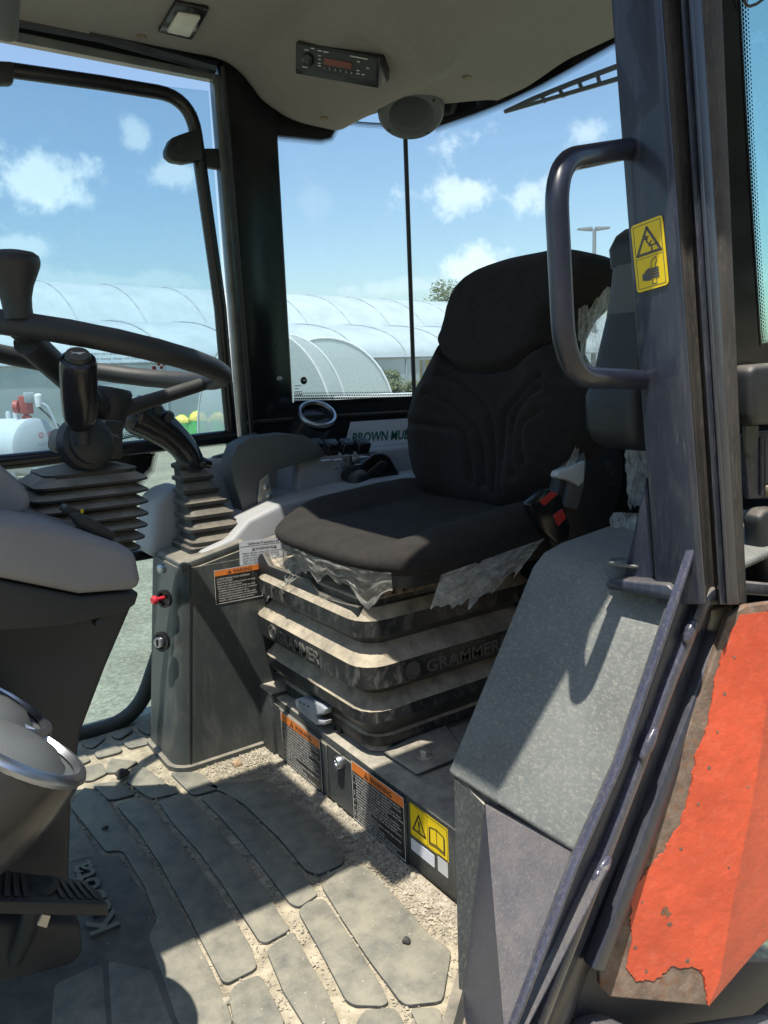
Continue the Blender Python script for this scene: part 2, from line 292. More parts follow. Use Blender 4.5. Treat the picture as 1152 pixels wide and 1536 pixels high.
def tube(path, r, n=12, bm=None, cap=True, up=None, flat=1.):
    own = bm is None; bm = bm or bmesh.new(); path = [V(p) for p in path]; rings = []
    T = (path[1]-path[0]).normalized(); nrm = V(up) if up else (V((0, 0, 1)) if abs(T.z) < .9 else V((1, 0, 0)))
    nrm = (nrm - T*nrm.dot(T)).normalized()
    for i, p in enumerate(path):
        T = ((path[min(i+1, len(path)-1)] - path[max(i-1, 0)])).normalized(); nrm = (nrm - T*nrm.dot(T)).normalized(); bn = T.cross(nrm)
        rr = r[i] if isinstance(r, (list, tuple)) else r
        rings.append([bm.verts.new(p + nrm*(math.cos(2*math.pi*j/n)*rr) + bn*(math.sin(2*math.pi*j/n)*rr*flat)) for j in range(n)])
    for a, c in zip(rings, rings[1:]):
        for j in range(n): bm.faces.new((a[j], a[(j+1) % n], c[(j+1) % n], c[j]))
    if cap: bm.faces.new(rings[0][::-1]); bm.faces.new(rings[-1])
    recalc(bm) if own else None
    return bm
def lathe(o, ax, prof, n=24, bm=None, ref=None, capa=True, capb=True):
    own = bm is None; t = bmesh.new(); o, ax = V(o), V(ax).normalized()
    e1 = (V(ref) if ref else (V((0, 0, 1)) if abs(ax.z) < .9 else V((1, 0, 0)))); e1 = (e1-ax*e1.dot(ax)).normalized(); e2 = ax.cross(e1); rings = []
    for (r, h) in prof: rings.append([t.verts.new(o+ax*h+e1*(r*math.cos(2*math.pi*j/n))+e2*(r*math.sin(2*math.pi*j/n))) for j in range(n)])
    for a, c in zip(rings, rings[1:]):
        for j in range(n): t.faces.new((a[j], a[(j+1) % n], c[(j+1) % n], c[j]))
    if capa: t.faces.new(rings[0][::-1])
    if capb: t.faces.new(rings[-1])
    recalc(t)
    return t if own else join(bm, t)
def loft(rings, cap=True, bm=None, closed=True):
    own = bm is None; t = bmesh.new(); R = [[t.verts.new(p) for p in r] for r in rings]; n = len(rings[0])
    for a, c in zip(R, R[1:]):
        for j in range(n if closed else n-1): t.faces.new((a[j], a[(j+1) % n], c[(j+1) % n], c[j]))
    if cap and closed: t.faces.new(R[0][::-1]); t.faces.new(R[-1])
    recalc(t)
    return t if own else join(bm, t)
def rrect(cx, cy, hx, hy, r, z=0, k=4):
    out = []
    for (sx, sy, a0) in ((1, 1, 0), (-1, 1, 90), (-1, -1, 180), (1, -1, 270)):
        for j in range(k+1):
            a = math.radians(a0+90*j/k); out.append(V((cx+sx*(hx-r)+r*math.cos(a), cy+sy*(hy-r)+r*math.sin(a), z)))
    return out
def chaikin(pts, n=2):
    for _ in range(n):
        q = []
        for i in range(len(pts)):
            a, b = V(pts[i]), V(pts[(i+1) % len(pts)]); q += [a*.75+b*.25, a*.25+b*.75]
        pts = q
    return pts
def smooth(path, n=3):
    path = [V(p) for p in path]
    for _ in range(n):
        q = [path[0]]
        for a, b in zip(path, path[1:]): q += [a*.75+b*.25, a*.25+b*.75]
        path = q+[path[-1]]
    return path
def taper_r(tab, n):
    o = []
    for i in range(n):
        u = i/(n-1)*(len(tab)-1); k = min(int(u), len(tab)-2); o.append(tab[k]+(tab[k+1]-tab[k])*(u-k))
    return o
def quad_uv(bm_pts, m, name, parent, widths):
    """a ribbon: list of (inner, outer) point pairs; U = metres along, V = 0..1 across"""
    bm = bmesh.new(); uv = bm.loops.layers.uv.new('UVMap'); rows = [(bm.verts.new(a), bm.verts.new(b)) for a, b in bm_pts]; u = [0]
    for (a, b), (c, d) in zip(bm_pts, bm_pts[1:]): u.append(u[-1]+(V(c)-V(a)).length)
    for i in range(len(rows)-1):
        f = bm.faces.new((rows[i][0], rows[i+1][0], rows[i+1][1], rows[i][1]))
        for lp, c in zip(f.loops, ((u[i], 0), (u[i+1], 0), (u[i+1], 1), (u[i], 1))): lp[uv].uv = c
    return obj(name, bm, m, parent, smooth=0)
def lerp(a, b, t): return V(a)*(1-t)+V(b)*t
def ss(a, b, x):
    t = max(0., min(1., (x-a)/(b-a))); return t*t*(3-2*t)
def text(name, body, o, xd, yd, size, m, parent=None, ext=.0004, align='LEFT', bold=0., shear=0., spacing=1., lift=.0006, width=None, line=1.):
    c = bpy.data.curves.new(name, 'FONT'); c.body = body; c.size = 1.; c.extrude = ext/size; c.offset = bold; c.shear = shear; c.align_x = align; c.space_character = spacing; c.space_line = line; c.resolution_u = 2
    t = bpy.data.objects.new('tmp_text', c); COL.objects.link(t); dg = bpy.context.evaluated_depsgraph_get()
    me = bpy.data.meshes.new_from_object(t.evaluated_get(dg)); bpy.data.objects.remove(t); bpy.data.curves.remove(c)
    xd, yd = V(xd).normalized(), V(yd).normalized(); z = xd.cross(yd).normalized(); o = V(o)+z*(lift+ext)
    sx = size
    if width:
        w_ = max(v.co.x for v in me.vertices)-min(v.co.x for v in me.vertices); sx = width/w_
    bm = bmesh.new(); bm.from_mesh(me); bpy.data.meshes.remove(me)
    for v in bm.verts: q = v.co.copy(); v.co = o+xd*(q.x*sx)+yd*(q.y*size)+z*(q.z*size)
    return obj(name, bm, m, parent, smooth=0)
# ------------------------------------------------------------------ ground, far things
GZ = -1.0
H_, R_ = V((math.sin(YAW), math.cos(YAW), 0)), V((math.cos(YAW), -math.sin(YAW), 0))
def out(r, f, z=GZ): return R_*r + H_*f + V((0, 0, z))
bm = nb(); bmesh.ops.create_grid(bm, x_segments=4, y_segments=4, size=700); bmesh.ops.translate(bm, verts=bm.verts, vec=(0, 0, GZ))
gm = mat('gravel_yard', (.265, .238, .168), .95, var=.25, vs_=1.2, bump=1., bs=30, fleck=0, spec=.1)
def add_gravel(m):
    t = m.node_tree; p = [n for n in t.nodes if n.type == 'BSDF_PRINCIPLED'][0]; src = p.inputs['Base Color'].links[0].from_socket
    co = N(t, 'ShaderNodeTexCoord'); v = N(t, 'ShaderNodeTexVoronoi', i_Scale=45.); t.links.new(co.outputs['Object'], v.inputs[0])
    r = N(t, 'ShaderNodeMapRange'); r.inputs[3].default_value = .75; r.inputs[4].default_value = 1.25
    s = N(t, 'ShaderNodeSeparateXYZ'); t.links.new(v.outputs['Color'], s.inputs[0]); t.links.new(s.outputs[0], r.inputs[0])
    mx = N(t, 'ShaderNodeMix'); mx.data_type = 'RGBA'; mx.blend_type = 'MULTIPLY'; mx.inputs[0].default_value = 1; t.links.new(src, mx.inputs[6]); t.links.new(r.outputs[0], mx.inputs[7]); t.links.new(mx.outputs[2], p.inputs['Base Color'])
add_gravel(gm)
obj('ground', bm, gm, smooth=0, loc=(0, 0, GZ), kind='structure')

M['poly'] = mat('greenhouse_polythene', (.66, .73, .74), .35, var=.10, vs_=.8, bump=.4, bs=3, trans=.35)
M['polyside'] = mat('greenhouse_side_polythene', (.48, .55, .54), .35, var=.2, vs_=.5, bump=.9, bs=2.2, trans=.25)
M['polyold'] = film_mat('hoop_house_polythene', (.72, .78, .77), .72, bump=.9)
M['pipe'] = mat('pale_pipe', (.55, .58, .57), .5, var=.1)
M['hoop'] = mat('galvanised_hoop', (.34, .38, .40), .5, var=.1)
AX = (R_+H_).normalized(); PX = (R_-H_).normalized()          # tunnels run away to the right; PX is their near side
def tunnel(name, label, cA, half, top, wall, s0, s1, rib, grp, side_m, wall_from=0., open_after=None):
    """a long polythene tunnel: axis through out(0, cA), ridge 'top' and eaves 'wall' above the ground"""
    base = out(0, cA, GZ)
    root = thing(name, label, 'greenhouse', base + AX*s0, grp)
    def pt(s, a, rr=0.): return base + AX*s + PX*(math.cos(a)*(half+rr)) + V((0, 0, wall+math.sin(a)*(top-wall+rr)))
    bm = nb(); n = 26; rows = []
    for i in range(n+1):
        a = math.pi*i/n; rows.append([pt(s0+(s1-s0)*j/40, a, .02*NZ.noise(V((j*.9, i*.5, 3.)))) for j in range(41)])
    obj('roof_cover', loft(rows, cap=False, closed=False), M['poly'], root, 80)
    bm = nb(); rows = []
    for i in range(5):
        z = wall_from+(wall-wall_from)*i/4; rows.append([base+AX*(s0+((open_after or s1)-s0)*j/40)+PX*(half+.03*NZ.noise(V((j*.7, i*.9, 8.))))+V((0, 0, z)) for j in range(41)])
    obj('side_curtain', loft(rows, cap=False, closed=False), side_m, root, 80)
    s = s0
    while s <= s1+.01:
        b = nb(); tube([base+AX*s+PX*(half+.03)+V((0, 0, 0))]+[pt(s, math.pi*i/16, .035) for i in range(13)], .032, 6, b)
        recalc(b); obj('hoop', b, M['hoop'], root, 60); s += rib
    b = nb(); tube([base+AX*s0+PX*(half+.05)+V((0, 0, wall)), base+AX*s1+PX*(half+.05)+V((0, 0, wall))], .05, 6, b); recalc(b); obj('hip_rail', b, M['hoop'], root, 60)
    return root
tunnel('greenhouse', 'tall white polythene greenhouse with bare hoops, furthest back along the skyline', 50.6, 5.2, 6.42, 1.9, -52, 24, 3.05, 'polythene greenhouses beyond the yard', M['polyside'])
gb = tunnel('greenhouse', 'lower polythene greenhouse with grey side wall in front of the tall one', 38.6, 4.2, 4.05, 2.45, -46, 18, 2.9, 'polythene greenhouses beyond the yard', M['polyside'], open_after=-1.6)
# the open right part of the lower tunnel: timber posts, benches and end panels
bb = out(0, 38.6)
for i, s in enumerate((-1.0, 1.4, 4.2, 7.5)):
    obj('post', box(bb+AX*s+PX*3.9-V((.06, .06, 0)), bb+AX*s+PX*3.9+V((.06, .06, 2.3))), M['hoop'], gb, 0)
M['ply'] = mat('plywood', (.42, .36, .16), .8, var=.2, vs_=3)
obj('end_panel', prism([bb+AX*s+PX*-1+V((0, 0, z)) for s, z in ((-1.4, .2), (.4, .2), (.4, 2.4), (-1.4, 2.4))], PX*.05), M['ply'], gb, 0)
obj('end_panel', prism([bb+AX*s+PX*-1+V((0, 0, z)) for s, z in ((3.6, .2), (12, .2), (12, 2.4), (3.6, 2.4))], PX*.05), M['ply'], gb, 0)
obj('work_bench', box(bb+AX*-1.5+PX*2-V((.2, .2, 0)), bb+AX*6+PX*2+V((.2, .2, 1.15))), M['hoop'], gb, 0)
# hoop house, its open end towards the tractor
def px2out(x, f): return (x-576)/FPX*f
root = thing('hoop_house', 'small round hoop house of wrinkled clear plastic behind the rear side window', 'hoop house', out(px2out(425, 22), 22))
A0, A1 = V((px2out(437, 23.5), 23.5, 0)), V((px2out(402, 20.5), 20.5, 0))
hw, ht = 2.05, 3.05
def arch(c, a, dr=0.):
    sx = math.cos(a)*(hw+dr); return out(c.x+sx*.93, c.y-sx*.36, GZ+math.sin(a)**.85*(ht+dr) if math.sin(a) > 0 else GZ)
rows = []
for i in range(31):
    a = math.pi*i/30; rows.append([arch(lerp(A0, A1, j/14), a, .05*NZ.noise(V((j*.8+i*.9, i*.35, 1.)))) for j in range(15)])
obj('cover', loft(rows, cap=False, closed=False), M['polyold'], root, 80)
for t in (0, 1):
    obj('hoop', tube([arch(lerp(A0, A1, t), math.pi*i/30, .03) for i in range(31)], .028, 6), M['pipe'], root, 60)
wall = [arch(A0, math.pi*i/20) for i in range(21)]
obj('end_wall', prism(wall, H_*.03), M['polyold'], root, 0)
root = thing('hoop_house', 'narrow hoop house end beside the vertical window seam, grey panel and white arch', 'hoop house', out(px2out(560, 26), 26))
E0, E1 = V((px2out(500, 30), 30, 0)), V((px2out(497, 26), 26, 0)); hw, ht = 2.45, 3.0
obj('hoop', tube([arch(E1, math.pi*i/30, .03) for i in range(31)], .04, 6), M['pipe'], root, 60)
obj('end_panel', prism([arch(E1, math.pi*i/20) for i in range(21)], H_*.03), M['polyold'], root, 0)
obj('cover', loft([[arch(lerp(E0, E1, j/6), math.pi*i/20) for j in range(7)] for i in range(21)], cap=False, closed=False), M['polyold'], root, 80)
b = box((-1.0, -.2, 0), (1.0, .2, .12)); bmesh.ops.rotate(b, verts=b.verts, matrix=Matrix.Rotation(-YAW, 3, 'Z')); bmesh.ops.translate(b, verts=b.verts, vec=out(px2out(568, 20), 20, .18))
root = thing('bench', 'pale bench top standing in front of the hoop houses', 'bench', out(px2out(568, 20), 20))
obj('bench_top', b, M['white'], root, 0)
for s in (-.8, .8): obj('leg', box(out(px2out(568, 20)+s-.04, 19.96), out(px2out(568, 20)+s+.04, 20.04, .18)), M['hoop'], root, 0)

# fuel tank with its pump
M['tank'] = mat('white_tank_paint', (.52, .56, .58), .4, var=.05, vs_=2)
tc_ = out(px2out(64, 14.6), 14.6, GZ); root = thing('fuel_tank', 'white horizontal fuel tank on legs seen below the steering wheel', 'fuel tank', tc_)
axd = (R_*-.91+H_*.415).normalized(); cz = .72; rt = .55
hb = tc_+V((0, 0, cz)); e0 = hb
prof = [(.02, -.02), (rt*.85, 0.), (rt, .05), (rt, 2.6), (rt*.85, 2.66), (.02, 2.68)]
obj('shell', lathe(e0, axd, prof, 40), M['tank'], root, 30)
sdx = axd.cross(V((0, 0, 1))).normalized()
for s in (.35, 2.2):
    for k in (-1, 1):
        p = tc_+axd*s+sdx*(k*.33); obj('leg', tube([p, p+V((0, 0, .34))], .05, 8), M['tank'], root)
for s in (.5, .7, 1.1): obj('filler_cap', lathe(tc_+axd*s+V((0, 0, cz+rt-.02)), (0, 0, 1), [(.05, 0), (.05, .12), (.03, .16)], 10), M['tank'], root)
nx = -axd; right_ = V((0, 0, 1)).cross(nx).normalized()
def face(u, v): return e0+nx*.03+right_*u+V((0, 0, v))
for i, (bd, v, sz) in enumerate((('FUEL PUMP', .02, .085), ('LOCKED', -.08, .085), ('LOAD TO BE', -.2, .075), ('COMPLETED', -.29, .075), ('SEE ATTENDANT', -.4, .06))):
    text('lettering', bd, face(.16, v), right_, (0, 0, 1), sz, M['hoop'], root, .002, 'CENTER')
for u in (.06, .27):
    obj('prohibition_mark', lathe(face(u, .22), nx, [(.055, 0), (.055, .006), (.044, .006), (.044, 0)], 20, capa=False, capb=False), M['red'], root)
    obj('prohibition_mark', box(face(u, .22)-V((.004, .004, .045)), face(u, .22)+V((.004, .004, .045))), M['red'], root)
pm = thing('fuel_pump', 'red fuel pump with grey hose on top of the white tank', 'pump', tc_+axd*.22+V((0, 0, cz+rt)))
pb = tc_+axd*.22+V((0, 0, cz+rt))
M['pumpred'] = mat('red_pump_paint', (.42, .07, .05), .5, var=.25)
obj('pump_body', box(pb+V((-.10, -.10, .08)), pb+V((.12, .1, .42)), b=.02), M['pumpred'], pm)
obj('pump_flange', lathe(pb, (0, 0, 1), [(.09, 0), (.09, .04), (.05, .05), (.05, .12)], 12), M['pumpred'], pm)
obj('pump_head', lathe(pb+V((-.2, .1, .22)), (1, -.5, 0), [(.02, 0), (.12, .02), (.12, .1), (.04, .12)], 14), M['pumpred'], pm)
obj('pump_meter', box(pb+V((-.02, -.14, .28)), pb+V((.16, .0, .48)), b=.02), M['hoop'], pm)
obj('pump_filter', lathe(pb+R_*.26+V((0, 0, .2)), (0, 0, 1), [(.06, 0), (.07, .1), (.07, .22), (.03, .25)], 12), M['white'], pm)
obj('hose', tube(fillet([pb+R_*.26+V((0, 0, .3)), pb+R_*.42+V((0, 0, .2)), pb+R_*.75+V((0, 0, -.75)), pb+R_*.9+V((0, 0, -1.3))], .2), .03, 8), M['hoop'], pm)
obj('hose', tube(fillet([pb+R_*.2+V((0, 0, .25)), pb+R_*.4+V((0, 0, .05)), pb+R_*.95+V((0, 0, -.6)), pb+R_*1.1+V((0, 0, -1.2))], .2), .02, 8), M['black'], pm)
cr = thing('crate', 'white wooden crate standing beside the fuel tank', 'crate', out(px2out(72, 13.2), 13.2))
obj('side_wall', prism([out(px2out(52, 13.2), 13.2, GZ), out(px2out(128, 13.2), 13.2, GZ), out(px2out(128, 13.2), 13.2, GZ+.63), out(px2out(52, 13.2), 13.2, GZ+.63)], H_*.5), M['tank'], cr, 0)
obj('lid', prism([out(px2out(50, 13.2), 13.15, GZ+.63), out(px2out(130, 13.2), 13.15, GZ+.63), out(px2out(130, 13.2), 13.15, GZ+.69), out(px2out(50, 13.2), 13.15, GZ+.69)], H_*.6), M['tank'], cr, 0)

# bags of soil with yellow print along the greenhouse wall
M['baggreen'] = mat('green_bag', (.10, .46, .12), .45, var=.3, vs_=6)
M['bagyellow'] = mat('yellow_bag_print', (.75, .58, .12), .5, var=.3, vs_=9)
def bag(px, f, h, wd, seed, lab):
    rnd = random.Random(seed); c = out(px2out(px, f), f); root = thing('soil_bag', lab, 'bag', c, 'green and yellow bags along the greenhouse wall')
    rings = []
    for k, (sc_, z) in enumerate(((.95, 0), (1.08, .12), (1.02, .4), (.92, .62), (.97, .72))):
        rings.append([c+R_*(math.cos(a)*wd*sc_*(1+.12*rnd.uniform(-1, 1)))+H_*(math.sin(a)*.16*sc_)+V((0, 0, z*h*(1+.06*rnd.uniform(-1, 1)))) for a in [2*math.pi*j/14 for j in range(14)]])
    obj('sack', loft(rings), M['baggreen'], root, 50)
    rings = []
    for k, (sc_, z) in enumerate(((.98, .66), (1.0, .78), (.72, .92), (.3, 1.02))):
        rings.append([c+R_*(math.cos(a)*wd*sc_*(1+.25*rnd.uniform(-1, 1)))+H_*(math.sin(a)*.15*sc_)+V((0, 0, z*h*(1+.08*rnd.uniform(-1, 1)))) for a in [2*math.pi*j/14 for j in range(14)]])
    obj('folded_top', loft(rings), M['bagyellow'], root, 50)
    b = nb()
    for k in range(3):
        p = c+R_*rnd.uniform(-wd, wd)+V((0, 0, h*.75)); t_ = V((0, 0, h*.35))+R_*rnd.uniform(-.12, .12); sd = R_*.05
        q = [b.verts.new(p-sd), b.verts.new(p+sd), b.verts.new(p+t_+sd*.6), b.verts.new(p+t_-sd*.4)]; b.faces.new(q)
    obj('torn_corner', b, M['baggreen'], root, 0)
for i, (px, f, h, wd, lab) in enumerate(((262, 25.2, .60, .26, 'leftmost low green bag by the greenhouse wall, half hidden by the joystick'), (282, 25.0, .72, .27, 'green bag with a yellow flap, second from the joystick'),
                              (304, 24.8, .82, .30, 'green bag with the brightest yellow print and a raised corner'), (335, 24.6, .80, .27, 'lone green and yellow bag next to the door frame tube'))): bag(px, f, h, wd, i, lab)

# trees
M['leaf'] = mat('leaf', (.065, .095, .035), .6, var=.45, vs_=1.5, trans=.35)
M['leaflight'] = mat('pale_leaf', (.12, .15, .06), .6, var=.45, vs_=1.5, trans=.35)
M['bark'] = mat('bark', (.10, .085, .065), .9, var=.3)
def leaves(bm, rnd, c, rad, n, s):
    for _ in range(n):
        d = V((rnd.gauss(0, 1), rnd.gauss(0, 1), rnd.gauss(0, 1))); d.normalize(); d *= rnd.random()**.4
        p = V(c)+V((d.x*rad[0], d.y*rad[1], d.z*rad[2])); a = V((rnd.uniform(-1, 1), rnd.uniform(-1, 1), rnd.uniform(-1, 1))).normalized()*s*rnd.uniform(.6, 1.4); e = a.orthogonal().normalized()*s*rnd.uniform(.3, .6)
        bm.faces.new([bm.verts.new(p-a), bm.verts.new(p+e), bm.verts.new(p+a), bm.verts.new(p-e)])
def tree(name, lab, pos, h, wd, n, s, m, seed, grp=None, cat='tree'):
    rnd = random.Random(seed); root = thing(name, lab, cat, pos, grp); b = nb(); pos = V(pos)
    tube([pos, pos+V((.1, 0, h*.35)), pos+V((-.1, .1, h*.75))], [h*.022, h*.016, h*.006], 8, b)
    tips = []
    for k in range(11):
        a = rnd.uniform(0, 6.28); z0 = h*rnd.uniform(.2, .6); q = pos+V((math.cos(a)*wd*rnd.uniform(.3, .85), math.sin(a)*wd*rnd.uniform(.3, .85), z0+h*rnd.uniform(.1, .35)))
        tube([pos+V((0, 0, z0)), lerp(pos+V((0, 0, z0)), q, .5)+V((0, 0, .2)), q], [h*.009, h*.006, h*.002], 6, b); tips.append(q)
    recalc(b); obj('trunk', b, M['bark'], root)
    b = nb()
    for q in tips: leaves(b, rnd, q, (wd*.38, wd*.38, h*.13), n//14, s)
    leaves(b, rnd, pos+V((0, 0, h*.62)), (wd*.7, wd*.7, h*.30), n//5, s); leaves(b, rnd, pos+V((0, 0, h*.88)), (wd*.3, wd*.3, h*.12), n//12, s)
    obj('crown', b, m, root, 0); return root
tree('tree', 'pale green tree top rising behind the greenhouse beside the seat headrest', out(px2out(670, 62), 62), 8.9, 3.0, 3400, .13, M['leaflight'], 3)
for i, (px, f, h, wd, lab) in enumerate(((600, 31, 1.9, .8, 'bushy shrub inside the open side of the low greenhouse'), (622, 29, 1.5, .7, 'shrub nearest the seat back in the open greenhouse side'))):
    tree('shrub', lab, out(px2out(px, f), f), h, wd, 900, .09, M['leaflight'], 20+i, 'shrubs in the open greenhouse', 'shrub')
bm = nb(); rnd = random.Random(50)                        # unseen trees behind the camera, there to be mirrored in paint and glass
for (x, y, h) in ((-6, -9, 9), (-1, -11, 11), (4, -10, 10), (9.5, -8, 12), (-11, -5, 10), (15, -6, 11), (20, -12, 13), (26, -9, 12)):
    p = V((x, y, GZ)); tube([p, p+V((.1, 0, h*.4)), p+V((0, .1, h*.8))], [h*.022, h*.016, h*.006], 8, bm)
    leaves(bm, rnd, p+V((0, 0, h*.55)), (3, 3, h*.42), 1100, .36)
obj('treeline', bm, M['leaf'], None, 0, loc=(4, -9, GZ), kind='stuff')
# street lamp beyond the rear window
lp = out(px2out(894, 48), 48); root = thing('street_lamp', 'grey double headed lamp post standing beyond the rear window', 'street lamp', lp)
M['lamp'] = mat('lamp_grey', (.22, .23, .24), .5, var=.1)
obj('post', tube([lp, lp+V((0, 0, 9.7))], [.16, .11], 10), M['lamp'], root)
for s in (-1, 1):
    a = lp+V((0, 0, 9.7)); obj('lamp_head', prism([a+R_*(s*.1)-V((0, 0, .08)), a+R_*(s*.95)+V((0, 0, .02)), a+R_*(s*.95)+V((0, 0, .12)), a+R_*(s*.1)+V((0, 0, .16))], H_*.35, b=.02), M['lamp'], root)
# ------------------------------------------------------------------ cab shell
cab = thing('tractor_cab', 'dark navy tractor cab with felt roof lining, seen through its open left door', 'tractor cab', (.4, 1.2, 0))
obj('floor_pan', box((-.75, .64, -.06), (1.5, 1.97, -.004)), M['sand'], cab, 0)
obj('door_sill', box((-.75, .40, -.12), (.62, .497, -.01), b=.006), M['navydirty'], cab)
# step under the seat
SX = .695
obj('seat_platform', bev(prism([(SX, .80, 0), (SX, 1.62, 0), (SX, 1.62, .142), (SX, .80, .13)], (.75, 0, 0)), .006, 2), M['steel'], cab)
obj('corner_plate', bev(prism([(SX-.012, 1.50, 0), (SX-.012, 1.605, 0), (SX-.012, 1.605, .155), (SX-.012, 1.50, .15)], (.14, 0, 0)), .006, 2), M['steel'], cab)
obj('access_panel', bev(prism([(SX-.004, .997, .004), (SX-.004, 1.50, .004), (SX-.004, 1.50, .128), (SX-.004, .997, .116)], (.003, 0, 0)), .002, 1), M['steel'], cab)
obj('access_panel', bev(prism([(SX-.007, 1.262, .006), (SX-.007, 1.47, .006), (SX-.007, 1.47, .126), (SX-.007, 1.262, .121)], (.003, 0, 0)), .001, 1), M['steel'], cab)
b = at(508, 1143, X=SX-.012); obj('screw', lathe(b, (-1, 0, 0), [(.013, -.008), (.013, .004), (.011, .007), (.006, .006), (.005, .002)], 16), M['chrome'], cab)
pb_ = at(638, 1140, Z=.139); obj('mount_plate', bev(prism([at(575, 1131, Z=.139), at(625, 1165, Z=.137), at(700, 1135, Z=.139), at(665, 1085, Z=.14)], (0, 0, .007)), .003, 1), M['steel'], cab)
bo = thing('hex_bolt', 'pale hexagonal bolt on the dusty plate in front of the fender cover', 'bolt', pb_+V((0, 0, .007)))
obj('washer', lathe(pb_+V((0, 0, .0065)), (0, 0, 1), [(.0155, 0), (.0155, .002), (.013, .003)], 24), M['bolt'], bo)
obj('bolt_head', bev(lathe(pb_+V((0, 0, .0095)), (0, 0, 1), [(.0105, 0), (.0105, .010), (.0085, .012)], 6), .0006, 1), M['bolt'], bo, 20)

# far (right) door pillar, leaning in at the top
def pil(p0, p1, y0, y1, m, name, dep, lab=None):
    pts = []
    a, b_ = at(*p0[0], Y=y1), at(*p0[1], Y=y1); c, d = at(*p1[1], Y=y0), at(*p1[0], Y=y0)
    k = 0.92
    c2 = b_+(c-b_)*(1+k); d2 = a+(d-a)*(1+k)
    return obj(name, bev(prism([a, b_, c2, d2], dep), .008, 2), m, cab, 40, label=lab)
far = pil(((330, 70), (414, 128)), ((380, 650), (443, 640)), 1.86, 1.77, M['blackgloss'], 'pillar', (0, .06, 0), 'glossy black door pillar between the right door and the rear side window')
pil(((319, 108), (337, 112)), ((361, 650), (377, 650)), 1.875, 1.785, M['strip'], 'door_seal', (0, .03, 0), 'worn pale sealing strip of the right door opening')
obj('pillar_trim', tube([at(333, 100, Y=1.765), at(378, 650, Y=1.855)], .007, 8), M['rubber'], cab)
for (x, y) in ((388, 208), (418, 568)):
    p = at(x, y, Y=1.80 if y < 300 else 1.85); obj('screw', lathe(p-V((0, .004, 0)), (0, -1, 0), [(.007, -.006), (.007, .002), (.003, .004)], 12), M['chrome'], cab)

# roof lining: high in front, dropping to a pod over the rear window
def headz(x, y):
    z = 1.56 - .088*ss(.80, 1.10, x)
    z += -.010*ss(1.15, 1.32, x)
    pod = ss(1.27, 1.33, y)*(1-ss(1.74, 1.80, y))
    z -= .028*pod*ss(.84, .90, x)*(1-ss(1.075, 1.15, x))
    z -= .036*ss(1.60, 1.79, y)*ss(.76, .90, x)*(1-.95*ss(.93, 1.08, x))
    z -= .012*ss(1.70, 1.79, y)*(1-ss(.70, .95, x))
    z += .018*ss(1.36, 1.2, y)*ss(.9, 1.1, x)
    return z
def on_head(px, py):
    p0 = at(px, py, Y=1.0); d = (p0-CAM).normalized(); t = .3
    while t < 4:
        p = CAM+d*t
        if p.z > headz(p.x, p.y): return p
        t += .002
    return p
XS = [.27+(1.335-.27)*i/70 for i in range(71)]
def yR(x):
    if x < .80: return 1.775
    if x < 1.08: return 1.775+.02*ss(.8, .95, x)
    return 1.795-.20*ss(1.08, 1.22, x)-.13*ss(1.19, 1.335, x)
HXM, HYA, HYB = .50, .80, 1.45                            # added unseen hatch that lets sun in: rear edge, near and far edge
def lining(xs, f0, f1, n, lip):
    rows = []
    for x in xs:
        y0, y1 = f0(x), f1(x); rows.append([V((x, y0+(y1-y0)*j/n, headz(x, y0+(y1-y0)*j/n)+(.03*((j/n-.96)/.04)**2 if j/n > .96 and lip else 0))) for j in range(n+1)])
    return rows
A_ = lining([HXM+(1.335-HXM)*i/60 for i in range(61)], lambda x: .655, yR, 80, True); A_.append([p+V((.004, 0, .03)) for p in A_[-1]]); A_.insert(0, [p+V((0, 0, .06)) for p in A_[0]])
t = loft(A_, cap=False, closed=False)
for f0, f1 in ((lambda x: HYB, yR), (lambda x: .655, lambda x: HYA)): loft(lining([.20+(HXM-.20)*i/20 for i in range(21)], f0, f1, 26, f1 is yR), False, t, False)
bmesh.ops.remove_doubles(t, verts=t.verts, dist=1e-5); recalc(t)
obj('roof_lining', t, M['head'], cab, 60, label='grey felt roof lining')
for (x, y) in ((212, 54), (486, 177), (700, 115)):
    p = on_head(x, y); obj('trim_clip', lathe(p-V((0, 0, .001)), (0, 0, -1), [(.010, -.003), (.010, .002), (.005, .004)], 14), M['brownish'], cab)
# unseen outer roof and added hatch, gaps laid out to place sun patches
RZ0, RZ1 = 1.625, 1.67
def slab(x0, x1, y0, y1): return box((x0, y0, RZ0), (x1, y1, RZ1))
bm = nb()
for a in ((HXM, 1.42, .66, 1.86), (.275, 1.42, .448, .66), (-.42, HXM, HYB, 1.86), (-.42, .20, .735, 1.145), (.20, HXM, .66, HYA), (-.42, -.30, 1.145, HYB)):
    join(bm, slab(*a))
obj('sun_cut_roof_panel', bm, M['navyclean'], cab, 0)
obj('added_hatch_glass', box((-.30, HYA, RZ1+.004), (HXM, HYB, RZ1+.009)), M['clear'], cab, 0)
for y, x0, x1 in ((1.79, -.42, .82), (.745, -.42, .20), (.672, .20, .82)): obj('roof_rail', prism([(x0, y-.012, 1.565), (x1, y-.012, 1.565), (x1, y-.012, RZ0), (x0, y-.012, RZ0)], (0, .02, 0)), M['navyclean'], cab, 0)  # unseen near front rail set inward to leave sun on the floor
